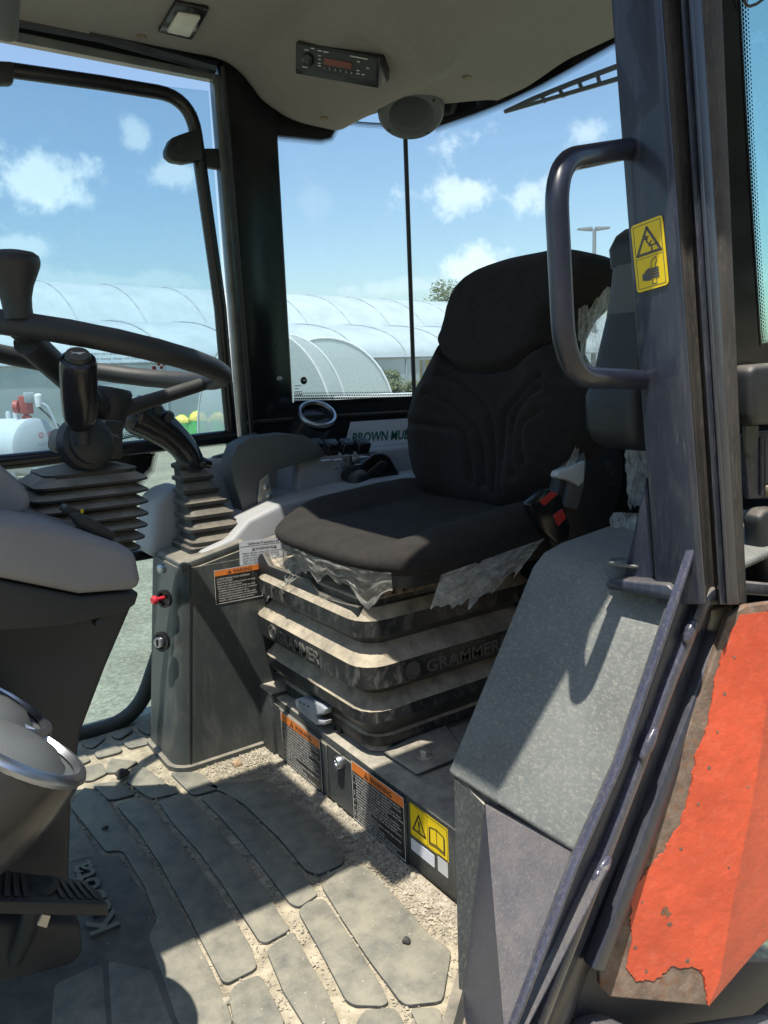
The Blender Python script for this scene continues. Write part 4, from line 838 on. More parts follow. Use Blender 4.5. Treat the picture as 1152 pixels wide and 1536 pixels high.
obj('edge_strip', loft([[V(p)+V((-.016, .012, 0)), V(p)+V((-.016, .012, .012)), V(p)+V((-.004, .002, .016)), V(p)+V((.004, -.002, .0))] for p in edge]), M['cabinet'], fm, 40)
# loose grit: along the step, in the grooves, over the bare sand
rnd = random.Random(11); bm = nb(); cnt = 0
def inpad(x, y):
    for pts in PADS.values():
        c = False; n = len(pts)
        for i in range(n):
            (x1, y1), (x2, y2) = pts[i], pts[(i+1) % n]
            if (y1 > y) != (y2 > y) and x < (x2-x1)*(y-y1)/(y2-y1)+x1: c = not c
        if c: return True
    return False
base8 = [V(p) for p in ((1, 0, 0), (-1, 0, 0), (0, 1, 0), (0, -1, 0), (0, 0, 1), (0, 0, -1))]
oct_ = ((0, 2, 4), (2, 1, 4), (1, 3, 4), (3, 0, 4), (2, 0, 5), (1, 2, 5), (3, 1, 5), (0, 3, 5))
def grain(x, y, z, s):
    e = [V((p.x*rnd.uniform(.6, 1.2), p.y*rnd.uniform(.6, 1.2), p.z*rnd.uniform(.4, .9)))*s for p in base8]; a = rnd.uniform(0, 6.3); R = Matrix.Rotation(a, 3, 'Z') @ Matrix.Rotation(rnd.uniform(-.6, .6), 3, 'X')
    vv = [bm.verts.new(R @ q+V((x, y, z+s*.3))) for q in e]
    for f in oct_: bm.faces.new([vv[i] for i in f])
for _ in range(24000):
    k = rnd.random()
    if k < .45:
        y = rnd.uniform(.80, 1.58); x = .692-abs(rnd.gauss(0, .032))
    elif k < .93: x, y = rnd.uniform(.2, .69), rnd.uniform(.70, 1.62)
    else: x, y = rnd.gauss(.60, .035), rnd.gauss(1.52, .05)
    if x > .69: continue
    on = inpad(x, y); cl = NZ.noise(V((x*14, y*14, 2.)))
    if on and rnd.random() > (.10 if k >= .45 else .3): continue
    if k >= .45 and cl < -.05 and rnd.random() > .3: continue
    s = min(.0055, .0011+rnd.expovariate(1/.00085)); grain(x, y, .0062 if on else .001, s*(.6 if on else 1)); cnt += 1
obj('grit', bm, M['stone'], None, 0, loc=(.5, 1.2, 0), kind='stuff')
def rock(name, lab, p, s, m, seed, cat='stone'):
    t = bmesh.new(); bmesh.ops.create_icosphere(t, subdivisions=3, radius=1)
    for v in t.verts: v.co *= 1+.35*NZ.noise(v.co*1.3+V((seed*3.1, 0, 0)))+.12*NZ.noise(v.co*4+V((seed, 0, 0)))
    bmesh.ops.scale(t, vec=s, verts=t.verts); bmesh.ops.translate(t, verts=t.verts, vec=V(p)+V((0, 0, s[2]*.6)))
    tag(obj(name, t, m, None, 60), lab, cat)
rock('stone', 'tan angular stone on the sand beside the dark console foot', at(356, 1148, Z=.002), (.0105, .0095, .009), M['haystone'], 1)
rock('soil_clod', 'dark round soil clod on the mat left of the console foot', at(184, 1163, Z=.008), (.0145, .013, .009), M['clod'], 2, 'soil clod')
rock('stone', 'small grey stone in the middle groove of the mat, bottom of the view', at(340, 1504, Z=.002), (.007, .006, .005), M['stone'], 3)
rock('stone', 'dark pebble on the sunlit plain pad near the step', at(610, 1413, Z=.008), (.006, .006, .005), M['clod'], 4)
rock('stone', 'flat dark chip on the shaded left pad below the clod', at(158, 1243, Z=.009), (.006, .004, .003), M['clod'], 5)
rock('stone', 'pale pebble at the foot of the step below the yellow label', at(620, 1318, Z=.002), (.0065, .006, .006), M['stone'], 6)

# ------------------------------------------------------------------ right-hand console
cs = thing('side_console', 'right console with dark cabinet below and light grey tray above', 'console', (.55, 1.65, 0))
def foot(z, x0, xr, y0, r=.05, back=1.74):
    c = [V((x0+r-r*math.cos(a), y0+r-r*math.sin(a), z)) for a in [i*math.pi/2/8 for i in range(9)]]
    return [V((x0, back, z))]+c+[V((xr, y0, z)), V((xr, back, z))]
zs = [0, .012, .014, .25, .44, .455]
xs0 = [.468, .468, .477, .502, .523, .526]
rr_ = [.050, .050, .042, .042, .042, .042]
xr_ = [.70, .70, .685, .745, .80, .80]
kk = at(282, 840, Y=1.565)
obj('cabinet', loft([foot(z, a, c, 1.560 if i > 1 else 1.552, r) for i, (z, a, c, r) in enumerate(zip(zs, xs0, xr_, rr_))]), M['cabinet'], cs, 35, label='dark grey lower cabinet')
obj('cabinet_top', bev(prism([(.55, 1.562, .452), (.80, 1.562, .500), (.80, 1.562, .452)], (0, .02, 0)), .001, 1), M['cabinet'], cs)
obj('seam', tube([V((.548, 1.5595, .462)), V((.528, 1.5595, .25)), V((.508, 1.5595, .018))], .0018, 6), M['print'], cs)
b = at(255, 920, Y=1.59)
for (x, y, r) in ((244, 853, .010), (247, 898, .018), (243, 962, .020)):
    q = at(x, y, Y=1.60); p = V((0, 0, 0)); n_ = V((-.90, -.44, .05)).normalized()
    xf = .462+.118*q.z*.95+.012
    c0 = at(x, y, Y=1.583); c0 = c0+n_*.004
    if r < .015: obj('screw', lathe(c0-n_*.006, n_, [(r, 0), (r, .009), (r*.5, .012)], 16), M['chrome'], cs)
    else: obj('switch_recess', lathe(c0-n_*.008, n_, [(r*1.05, .0), (r*1.1, .0085), (r*.8, .009), (r*.68, .003), (r*.1, .002)], 24), M['blackgloss'], cs)
    if y == 898:
        obj('pull_switch', lathe(c0-n_*.004+V((0, 0, .003)), V((-1, -.25, .0)), [(.004, 0), (.004, .018), (.0095, .021), (.010, .026), (.007, .030)], 16), M['redlamp'], cs)
    if y == 962:
        obj('key_switch', lathe(c0-n_*.006, n_, [(.012, 0), (.012, .012), (.0105, .016), (.004, .0155)], 20), M['chrome'], cs); obj('key_slot', box(c0+n_*.009-V((.003, .002, .007)), c0+n_*.013+V((.003, .002, .007))), M['print'], cs, 0)
# light grey upper body
def gbox(lo, hi, b=.02, seg=4): return box(lo, hi, b=b, seg=seg)
obj('tray_body', bev(prism([(.58, 1.585, .455), (.58, 1.585, .478), (.66, 1.585, .500), (.70, 1.585, .535), (.78, 1.585, .560), (1.05, 1.585, .585), (1.30, 1.585, .585), (1.30, 1.585, .45), (.80, 1.585, .45)], (0, .27, 0)), .012, 3), M['greyp'], cs, 50, label='light grey moulded tray')
obj('front_shell', bev(prism([(.512, 1.73, .45), (.538, 1.73, .575), (.560, 1.73, .60), (.62, 1.73, .61), (.66, 1.73, .50), (.62, 1.73, .45)], (0, .13, 0)), .022, 4), M['greyp'], cs, 50)
obj('rear_deck', bev(prism([(.875, 1.685, .56), (.895, 1.685, .652), (1.34, 1.685, .655), (1.34, 1.685, .56)], (0, .19, 0)), .014, 4), M['greyp'], cs, 50)
obj('pocket_wall', bev(prism([(.66, 1.80, .50), (.655, 1.80, .60), (.70, 1.80, .655), (.90, 1.80, .66), (.90, 1.80, .52)], (0, .06, 0)), .016, 4), M['greyp'], cs, 50)
obj('front_ledge', bev(prism([(.53, 1.566, .466), (.53, 1.85, .466), (.68, 1.85, .495), (.68, 1.566, .495)], (0, 0, -.02)), .005, 2), M['cabinet'], cs, 50)
# arm rest loop and its hinge plate
ar = thing('armrest', 'dark grey padded armrest curving down at its front end on the right console', 'armrest', (.75, 1.68, .5))
aq = lambda x, y: at(x, y, Y=1.665)
outer = [(366, 770), (350, 720), (347, 692), (356, 668), (378, 656), (430, 650), (458, 654), (475, 664), (491, 680)]
inner = [(491, 683), (470, 690), (440, 698), (408, 708), (389, 720), (385, 740), (386, 766)]
obj('pad', bev(prism([aq(*p) for p in chaikin([(x, y, 0) for x, y in outer], 1)] if False else [aq(*p) for p in outer+inner], (0, .062, 0)), .014, 4), M['arm'], ar, 60)
hp_ = obj('hinge_plate', bev(prism([aq(390, 722), aq(402, 710), aq(413, 762), aq(398, 768), aq(386, 752)], (0, .004, 0)), .0015, 1), M['bolt'], ar)
for (x, y) in ((399, 730), (403, 744)): obj('plate_screw', lathe(aq(x, y), (0, -1, 0), [(.0075, 0), (.0075, .004), (.004, .006)], 12), M['chrome'], hp_)
obj('plate_hole', lathe(aq(405, 754), (0, -1, 0), [(.004, 0), (.004, .0008)], 10), M['print'], ar)
obj('slot', bev(prism([aq(364, 770), aq(392, 756), aq(398, 768), aq(380, 777)], (0, .05, 0)), .002, 1), M['rubber'], ar)
# joystick
js = thing('joystick_lever', 'black loader joystick with button grip on a ribbed rubber boot, right console front', 'joystick', (.60, 1.67, .48))
jb, jt = at(318, 806, Y=1.665), at(283, 698, Y=1.70)
rings = []; N_ = 7
for i in range(N_):
    t_ = i/(N_-1); c = lerp(jb, jt, t_); hx = .068*(1-t_)+.034*t_; hy = .060*(1-t_)+.030*t_
    for dz, s in ((.0, .86), (.0035, 1.0), (.0105, 1.0), (.0135, .86)):
        rings.append(rrect(c.x, c.y, hx*s, hy*s, .016*(1-.4*t_), c.z-.006+dz*1.02+0))
rings.append(rrect(jt.x, jt.y, .012, .012, .008, jt.z+.012))
obj('boot', loft(rings), M['joyboot'], js, 50)
obj('boot_flange', bev(prism(rrect(jb.x, jb.y+.004, .075, .066, .012, jb.z-.022), (0, 0, .018)), .003, 1), M['joyboot'], js, 40)
gq = lambda x, y: at(x, y, Y=1.70)
path = [gq(284, 704), gq(286, 690), gq(276, 672), gq(256, 652), gq(232, 636), gq(214, 625), gq(200, 620)]
sp_ = smooth(path); gr_ = obj('grip', tube(sp_, taper_r([.036, .033, .030, .031, .035, .040, .043, .044, .042], len(sp_)), 20), M['blackgloss'], js, 60)
obj('grip_end', lathe(gq(203, 621), (gq(192, 613)-gq(210, 625)), [(.041, -.004), (.037, .010), (.026, .018), (.008, .022)], 18), M['blackgloss'], js, 60)
obj('thumb_rest', tube([gq(262, 668), gq(290, 690), gq(316, 697)], [.022, .017, .009], 12), M['blackgloss'], js, 60)
for (x, y) in ((218, 612), (230, 622), (246, 632)): obj('button', lathe(gq(x, y)-V((0, .034, -.012)), V((.5, -.5, .75)), [(.010, -.01), (.010, .008), (.007, .011)], 14), M['black'], gr_)
# round air vent at the back of the console
vt = thing('air_vent', 'round black air vent with silver ring behind the armrest', 'air vent', at(475, 690, Y=1.80))
vc, va = at(476, 620, Y=1.77), V((-.10, -.62, .80)).normalized()
obj('housing', tube(fillet([V((vc.x-.01, vc.y+.10, .60)), V((vc.x-.002, vc.y+.055, .70)), vc-va*.012], .05), [.055, .054, .053, .053, .053, .052, .051, .05, .05][:len(fillet([V((0, 0, 0)), V((0, .5, 1)), V((1, 1, 3))], .05))], 24, cap=False), M['vent'], vt, 60)
obj('ring', lathe(vc, va, [(.050, -.008), (.0515, .0), (.049, .004), (.044, .004), (.041, -.004)], 36, capa=False, capb=False), M['chrome'], vt, 60)
obj('louvre', lathe(vc-va*.012, va, [(.043, 0), (.041, .001), (.005, -.006)], 24), M['blackgloss'], vt)
for k in (-1, 0, 1): obj('blade', box(vc+V((-.036, k*.014-.0012, -.014)), vc+V((.036, k*.014+.0012, -.004))), M['black'], vt, 0)
# switches on the deck
dk = lambda x, y: at(x, y, Z=.657)
sw = thing('switch_panel', 'row of black rocker switches with flat blank covers on the rear console deck', 'switch panel', dk(515, 680))
for (x, y) in ((474, 667), (497, 669), (520, 668), (543, 667)):
    p = at(x, y, Z=.676); rt_ = Matrix.Rotation(.5, 3, 'X')
    rk_ = obj('rocker_switch', box(p-V((.017, .016, .020)), p+V((.017, .016, .012)), b=.004, seg=3, rot=rt_, piv=p), M['blackgloss'], sw)
    obj('rocker_face', box(p-V((.012, .010, -.0105)), p+V((.012, .011, .0135)), b=.001, seg=1, rot=rt_, piv=p), M['dashdark'], rk_)
for (x, y) in ((488, 691), (506, 690), (525, 688), (545, 686)):
    p = dk(x, y); obj('blank_cover', bev(prism([p+V((-.012, -.012, 0)), p+V((.010, -.012, 0)), p+V((.014, .012, 0)), p+V((-.008, .012, 0))], (0, 0, .002)), .0007, 1), M['greyp'], sw)
kn = thing('rotary_knob', 'small black rotary knob on an oval plate on the console deck', 'knob', dk(520, 700))
p = dk(522, 701); q = bmesh.new(); bmesh.ops.create_cone(q, cap_ends=True, segments=28, radius1=1, radius2=.93, depth=1); bmesh.ops.scale(q, vec=(.036, .017, .004), verts=q.verts); bmesh.ops.translate(q, verts=q.verts, vec=p+V((0, 0, .002)))
obj('oval_plate', q, M['blackgloss'], kn); obj('dial', lathe(p+V((0, 0, .004)), (0, 0, 1), [(.015, 0), (.013, .009)], 20), M['black'], kn); obj('grip_bar', box(p+V((-.004, -.013, .012)), p+V((.004, .013, .026)), b=.0015), M['black'], kn)
# the black hand control leaning against the deck
hc = thing('hand_control', 'black moulded hand control unit leaning between seat cushion and console deck', 'control unit', at(565, 735, Y=1.62))
hq2 = lambda x, y: at(x, y, Y=1.63)
obj('body', bev(prism([hq2(*p) for p in ((524, 716), (528, 708), (562, 681), (574, 678), (586, 686), (601, 712), (600, 720), (588, 734), (576, 738), (548, 742), (532, 736))], (0, .05, 0)), .012, 3), M['blackgloss'], hc, 60)
obj('front_lobe', lathe(hq2(540, 722)-V((0, .006, 0)), (.3, -1, .2), [(.030, -.02), (.030, .006), (.024, .012), (.01, .014)], 20), M['black'], hc, 60)
obj('face_panel', bev(prism([hq2(*p) for p in ((545, 712), (570, 690), (580, 694), (576, 704), (556, 716))], (0, -.008, 0)), .003, 2), M['black'], hc, 50)
obj('slot', bev(prism([hq2(*p)-V((0, .009, 0)) for p in ((552, 709), (571, 693), (576, 697), (558, 712))], (0, .002, 0)), .001, 1), M['print'], hc, 0)
obj('edge_trim', tube([hq2(566, 720)-V((0, .004, 0)), hq2(576, 729)-V((0, .004, 0)), hq2(584, 736)-V((0, .004, 0)), hq2(590, 728)-V((0, .004, 0))], .0008, 6), M['chrome'], hc)
zt = thing('cable_tie', 'thin black cable tie loop sticking up in front of the printed sign', 'cable tie', at(619, 697, Y=1.74))
obj('strap', tube(fillet([at(617, 698, Y=1.74), at(605, 668, Y=1.75), at(582, 645, Y=1.76), at(578, 641, Y=1.76)], .05), [.006, .005, .004, .003, .003, .003, .003, .0035, .004, .004, .004, .004, .004, .005, .005, .005, .004][:len(fillet([V((0, 0, 0)), V((1, 0, 0)), V((2, 1, 0)), V((3, 3, 0))], .05))], 8, flat=.4), M['black'], zt)
obj('mount', bev(prism([at(612, 699, Y=1.735), at(626, 699, Y=1.735), at(622, 686, Y=1.735), at(614, 686, Y=1.735)], (0, .02, 0)), .002, 1), M['black'], zt)
# printed sign
sg = thing('sign_board', 'white sign board with slanted green lettering behind the console', 'sign', at(575, 690, Y=1.80))
S = [(518, 676), (537, 632), (680, 627), (680, 690), (560, 692), (516, 690)]
sp = lambda x, y: V((0, 0, 0))+at(x, y, Y=1.735)
sb = [sp(*p) for p in ((512, 694), (527, 633), (700, 622), (700, 690))]
obj('board', prism(sb, (0, .004, 0)), M['wlabel'], sg, 0)
xd = (sp(640, 656)-sp(528, 664)).normalized(); text('lettering', 'BROWN MULCH', sp(527, 664), xd, (0, 0, 1), .036, M['teal'], sg, .0003, shear=.22, bold=.02, width=(sp(650, 656)-sp(527, 664)).length*.84)
obj('lower_band', prism([sp(*p)-V((0, .0015, 0)) for p in ((513, 694), (516, 682), (700, 676), (700, 690))], (0, .001, 0)), mat('sign_band', (.25, .26, .2), .5), sg, 0)

# ------------------------------------------------------------------ dash, wheel and levers
da = thing('dashboard', 'grey steering console cowl with dark lower half on the left', 'dashboard', (.15, 1.2, 0))
dq = lambda x, y: at(x, y, Y=1.015)
cowl = [(-160, 742), (0, 774), (60, 783), (120, 797), (170, 814), (205, 827), (213, 868), (212, 886), (120, 892), (0, 866), (-160, 838)]
def taper(pts, y0, y1, inset, name, m, lab, b=.014):
    t = bmesh.new(); a = [t.verts.new(p) for p in pts]; c = [t.verts.new(V((p.x, y1, p.z))) for p in pts]; n = len(pts)
    cx = min(p.x for p in pts)
    for v in a: v.co.y -= .10*(1-ss(cx, .30, v.co.x))
    for v in c: v.co.y += .12*(1-ss(cx, .30, v.co.x))
    t.faces.new(a); t.faces.new(c[::-1])
    for i in range(n): t.faces.new((a[i], c[i], c[(i+1) % n], a[(i+1) % n]))
    recalc(t); bmesh.ops.triangulate(t, faces=[f for f in t.faces if len(f.verts) > 4]); bev(t, b, 3, 40); return obj(name, t, m, da, 50, label=lab)
def yshift(p):                                           # pixel points measured on the tapering near side
    return p
cp = []
for x, y in cowl:
    q = dq(x, y); yy = 1.015-.10*(1-ss(-.03, .30, q.x)); q2 = at(x, y, Y=yy); cp.append(V((q2.x, 1.015, q2.z)))
taper(cp, 1.015, 1.40, 0, 'cowl', M['dash'], 'grey upper cowl')
dark = [(-160, 842), (0, 869), (120, 895), (211, 889), (205, 908), (192, 918), (170, 925), (90, 940), (-160, 960)]
cp = []
for x, y in dark:
    q = dq(x, y); yy = 1.015-.10*(1-ss(-.03, .30, q.x)); q2 = at(x, y, Y=yy); cp.append(V((q2.x, 1.019, q2.z)))
taper(cp, 1.019, 1.396, 0, 'cowl_base', M['dashdark'], 'dark lower cowl', .006)
colp = [at(x, y, Y=1.045) for x, y in ((-150, 900), (0, 905), (120, 908), (201, 905), (160, 1000), (122, 1100), (108, 1200), (104, 1330), (60, 1420), (-150, 1420))]
obj('column_panel', bev(prism(colp, (0, .30, 0)), .008, 3), M['dashdark'], da, 50, label='dark tapering column panel')
hump = [at(x, y, Y=1.06) for x, y in ((-150, 640), (0, 697), (30, 722), (48, 745), (45, 766), (20, 778), (-150, 760))]
obj('hood', bev(prism(hump, (0, .26, 0)), .014, 3), M['dash'], da, 50)
obj('column_foot', bev(prism([at(x, y, Y=1.02) for x, y in ((-160, 1385), (60, 1380), (122, 1384), (126, 1435), (105, 1452), (-160, 1520))], (0, .12, -.0)), .012, 3), M['dashdark'], da, 50)
for (x, y) in ((40, 900), (150, 935)): obj('cowl_screw', lathe(at(x, y, Y=.985 if x < 100 else 1.005), (0, -1, .1), [(.006, -.02), (.006, .001), (.003, .002)], 12), M['rubber'], da)
# latch lever on the cowl edge
lv = thing('tilt_lever', 'small black steering tilt lever lying on the cowl edge under the bellows', 'lever', dq(140, 800))
obj('lever_blade', bev(prism([at(x, y, Y=1.04) for x, y in ((104, 772), (116, 767), (142, 780), (174, 800), (172, 812), (150, 806), (118, 790))], (0, .022, 0)), .004, 2), M['rubber'], lv)
obj('lever_tab', bev(prism([at(x, y, Y=1.05) for x, y in ((94, 768), (101, 757), (118, 764), (110, 776))], (0, .03, 0)), .003, 2), M['black'], lv)
obj('lever_bracket', bev(prism([at(x, y, Y=1.05) for x, y in ((100, 790), (115, 786), (170, 806), (178, 818), (140, 812))], (0, .04, 0)), .003, 1), M['boot'], lv)
obj('lock_pin', lathe(at(123, 765, Y=1.05), (0, -.3, 1), [(.002, -.004), (.002, .000), (.001, .001)], 10), M['yellow'], lv)
# steering column bellows
bo_ = thing('column_bellows', 'dusty black folded rubber bellows around the steering column', 'bellows', (.27, 1.21, .62))
rings = []; levels = [(693, .026, .9), (703, .066, 1), (718, .080, 1), (735, .082, 1), (752, .083, 1), (770, .084, 1), (787, .084, 1), (804, .082, 1), (820, .078, 1)]
cz_ = [at(130, y, Y=1.21) for y, _, _ in levels]
for i, ((y, h, _), c) in enumerate(zip(levels, cz_)):
    cx = .276-.003*i
    if i == 0: rings.append(rrect(cx, 1.21, h, h, .02, c.z)); continue
    if i > 1: rings.append(rrect(cx, 1.21, h*.82, h*.82, .02, c.z+.0105))
    rings.append(rrect(cx, 1.21, h, h, .022, c.z+.001)); rings.append(rrect(cx, 1.21, h, h, .022, c.z-.002))
obj('folds', loft(rings), M['boot'], bo_, 35)
# steering wheel
WC = V((.300, 1.288, .898)); wn = V((.227, .031, 1.)).normalized()
wx = V((1, 0, 0)); wx = (wx-wn*wx.dot(wn)).normalized(); wy = wn.cross(wx)
sw_ = thing('steering_wheel', 'black three spoke steering wheel with spinner knob', 'steering wheel', WC)
RW = .225
ring = [WC+wx*(RW*math.cos(a))+wy*(RW*math.sin(a)) for a in [2*math.pi*i/72 for i in range(73)]]
bm = nb(); tn = 16; rows = []
for i in range(72):
    a = 2*math.pi*i/72; e = wx*math.cos(a)+wy*math.sin(a); wav = 1+.018*math.cos(a*24)
    rows.append([WC+e*(RW+.0165*wav*math.cos(2*math.pi*j/tn))+wn*(.0165*wav*math.sin(2*math.pi*j/tn)) for j in range(tn)])
rows.append(rows[0]); t = loft(rows, cap=False); bmesh.ops.remove_doubles(t, verts=t.verts, dist=1e-5); recalc(t)
obj('rim', t, M['rubber'], sw_, 60)
hub = at(163, 592, Y=1.27)
obj('hub', lathe(hub-wn*.045, wn, [(.026, -.02), (.029, 0), (.034, .03), (.036, .050), (.033, .055), (.030, .053)], 28), M['rubber'], sw_, 40)
for ang in (math.radians(4), math.radians(238)):
    e = wx*math.cos(ang)+wy*math.sin(ang)
    obj('spoke', tube([hub-wn*.020+e*.025, lerp(hub-wn*.020+e*.025, WC+e*(RW-.006)-wn*.006, .5), WC+e*(RW-.006)-wn*.006], [.013, .0115, .0115], 12), M['rubber'], sw_, 60)
ka = at(28, 474, Y=1.09)
kt = thing('spinner_knob', 'flared black spinner knob standing on the steering wheel rim', 'knob', ka)
kx = (V((-.02, 0, 1))).normalized()
obj('knob', lathe(ka+kx*.0, kx, [(.0175, -.004), (.0175, .010), (.0185, .022), (.0225, .036), (.0290, .050), (.0335, .060), (.0345, .066), (.0335, .072), (.0280, .0765), (.015, .0795), (.004, .080)], 32), M['rubber'], kt, 60)
obj('clamp', tube([ka-kx*.03+V((.01, .02, 0)), hub+V((-.02, -.02, -.02))], [.020, .018], 12), M['rubber'], kt, 60)
# shuttle lever in front of the hub
sh_ = thing('shuttle_lever', 'black cylindrical lever grip with horn symbol on its end cap', 'lever', at(125, 690, Y=1.12))
la, lb = at(121, 640, Y=1.12), at(117, 540, Y=1.055); ax_ = (lb-la).normalized(); Ll = (lb-la).length
obj('grip', lathe(la, ax_, [(.012, -.004), (.0205, .012), (.0225, .020), (.0235, Ll*.5), (.0235, Ll-.006), (.0220, Ll+.001), (.0180, Ll+.004), (.0172, Ll+.002)], 28), M['blackgloss'], sh_, 40)
ca = lb+ax_*.004; tl = (ax_+V((-.05, -.55, .0))).normalized()
obj('horn_button', lathe(ca, ax_, [(.0165, -.004), (.0165, .002), (.0145, .006), (.004, .0068)], 24), M['black'], sh_, 50)
tilt_x = V((1, -.3, 0)).normalized(); tilt_y = ax_.cross(tilt_x).normalized()
hornpts = [(-.9, .42), (-.55, .12), (.1, .12), (.9, .10), (.9, .0), (.55, -.02), (.55, -.3), (-.05, -.3), (-.05, -.05), (-.55, -.1), (-.9, -.38)]
hf = lambda u, v: ca+ax_*.0066+tilt_x*(u*.0095)+tilt_y*(v*.0095)
obj('horn_symbol', prism([hf(*q) for q in hornpts], ax_*.0006), M['wprint'], sh_, 0)
obj('stem', tube([at(124, 668, Y=1.115), la+ax_*.004], [.010, .013], 14), M['rubber'], sh_, 60)
obj('pivot', lathe(at(140, 662, Y=1.125), (.25, -1, .15), [(.040, -.03), (.038, -.012), (.032, -.008), (.032, .0), (.024, .006), (.012, .009)], 28), M['rubber'], sh_, 40)
obj('column_head', bev(prism([at(x, y, Y=1.15) for x, y in ((92, 656), (100, 646), (160, 646), (182, 655), (184, 690), (150, 690), (98, 684), (90, 676))], (0, .09, 0)), .006, 2), M['boot'], sh_, 40)
obj('column_stalk_box', bev(prism([at(x, y, Y=1.16) for x, y in ((158, 630), (186, 632), (184, 690), (155, 688))], (0, .05, 0)), .004, 2), M['black'], sh_, 40)
obj('steering_shaft', tube([at(135, 700, Y=1.21), hub-wn*.05], .020, 14), M['rubber'], sh_)

# air vents on the near side of the column, foot pedal
def bigvent(lab, cx, cy, y, rr, sc_):
    c = at(cx, cy, Y=y); a = V((.62, -.01, .78)).normalized(); v = thing('air_vent', lab, 'air vent', c, None)
    obj('housing', lathe(c, a, [(rr*.25, -rr*2.0), (rr*.62, -rr*1.75), (rr*.86, -rr*1.1), (rr*.98, -rr*.5), (rr*1.0, -rr*.12), (rr*.99, 0)], 40, capb=False), M['vent'], v, 60)
    obj('ring', lathe(c, a, [(rr*.99, -.004), (rr*1.04, .002), (rr*1.0, .008), (rr*.90, .009), (rr*.86, .002)], 48, capa=False, capb=False), M['chrome'], v, 60)
    obj('louvre', lathe(c, a, [(rr*.88, .0), (rr*.80, -.004), (rr*.55, .012), (rr*.2, .018)], 36), M['arm'], v, 60)
    return v, c, a
v_, c_, a_ = bigvent('large round black air vent with silver ring at the left edge, front one', 22, 1122, .85, .078, 1)
bigvent('second round air vent with silver ring, half hidden behind the front one', -22, 1058, .95, .078, 1)
pd = thing('brake_pedal', 'black ribbed rubber foot pedal at the lower left', 'pedal', at(80, 1400, Y=.90))
pq = lambda x, y: at(x, y, Z=.165)
A_, B_, C_, D_ = at(-40, 1298, Y=1.0), at(126, 1320, Y=1.0), at(162, 1356, Y=.925), at(-60, 1350, Y=.925)
poly = [A_, B_, lerp(B_, C_, .5)+V((.004, 0, 0)), C_, D_]
pp_ = obj('pedal_pad', bev(prism(poly, (0, 0, -.018)), .003, 2), M['rubber'], pd, 40)
for i in range(15):
    t_ = .03+i*.066
    if .44 < t_ < .66: continue
    a = lerp(lerp(A_, B_, t_), lerp(D_, C_, t_), .14)+V((0, 0, .0005)); b_ = lerp(lerp(A_, B_, t_), lerp(D_, C_, t_), .86)+V((0, 0, .0005)); s = (B_-A_).normalized()*.0032
    obj('pad_rib', bev(prism([a-s, a+s, b_+s, b_-s], (0, 0, .0016)), .0005, 1), M['rubber'], pp_)
cc = lerp(lerp(A_, B_, .56), lerp(D_, C_, .56), .5); obj('pad_boss', lathe(cc, (0.05, 0, 1), [(.020, 0), (.019, .004), (.012, .0055), (.011, .003)], 24), M['rubber'], pd)
obj('pedal_arm', tube([at(55, 1345, Y=.97), at(40, 1400, Y=1.0), at(20, 1440, Y=1.03)], .012, 10), M['rubber'], pd)
obj('arm_sleeve', prism([at(x, y, Y=.955) for x, y in ((64, 1372), (76, 1374), (70, 1392), (56, 1388))], (0, .004, 0)), M['bolt'], pd, 0)
# ------------------------------------------------------------------ seat
st = thing('seat', 'black fabric suspension seat with remains of plastic wrapping', 'seat', (.95, 1.25, .14))
U_ = V((.22, 0, 1)).normalized(); Nn = V((-U_.z, 0, U_.x)); B0 = V((1.10, 1.30, .55)); W_ = V((0, -1, 0))
def interp(tab, v):
    if v <= tab[0][0]: return tab[0][1]
    for (a, x), (b, y) in zip(tab, tab[1:]):
        if v <= b: return x+(y-x)*ss(a, b, v) if False else x+(y-x)*(v-a)/(b-a)
    return tab[-1][1]
LT = [(.0, -.085), (.010, -.112), (.03, -.145), (.06, -.178), (.10, -.206), (.148, -.227), (.20, -.233), (.25, -.225), (.30, -.187), (.345, -.152), (.385, -.128), (.41, -.124), (.435, -.124), (.46, -.118), (.48, -.104), (.498, -.076), (.510, -.045), (.520, -.004), (.528, .05), (.533, .12)]
RT_ = [(.0, .19), (.02, .235), (.06, .262), (.11, .288), (.168, .315), (.22, .325), (.255, .320), (.285, .285), (.315, .245), (.345, .218), (.375, .215), (.41, .230), (.435, .262), (.455, .300), (.48, .320), (.495, .316), (.505, .302), (.515, .270), (.525, .225), (.533, .15)]
VMAX = .533
GRO = [[(-.197, .168), (-.05, .168), (-.016, .166), (.012, .149), (.04, .09), (.055, .054)], [(-.12, .240), (-.05, .218), (-.006, .195), (.04, .168), (.06, .150), (.085, .085), (.093, .052)], [(-.087, .285), (-.02, .262), (.041, .227), (.075, .205), (.095, .17), (.120, .09), (.134, .041)],
       [(.225, .275), (.2, .257), (.160, .232), (.136, .213), (.128, .189), (.145, .11), (.171, .045)], [(.235, .25), (.205, .234), (.180, .215), (.166, .2), (.168, .166), (.185, .12), (.204, .077)], [(.245, .205), (.214, .187), (.203, .170), (.210, .14), (.221, .107)]]
HEADC = [(-.125, .375), (-.11, .345), (-.089, .32), (-.054, .303), (-.01, .293), (.044, .288), (.10, .293), (.139, .303), (.175, .32), (.205, .345), (.225, .375), (.24, .41)]
def pdist(w, v, pl):
    best = 9.
    for (x1, y1), (x2, y2) in zip(pl, pl[1:]):
        dx, dy = x2-x1, y2-y1; t_ = max(0, min(1, ((w-x1)*dx+(v-y1)*dy)/(dx*dx+dy*dy+1e-12))); d = math.hypot(w-x1-dx*t_, v-y1-dy*t_); best = min(best, d)
    return best
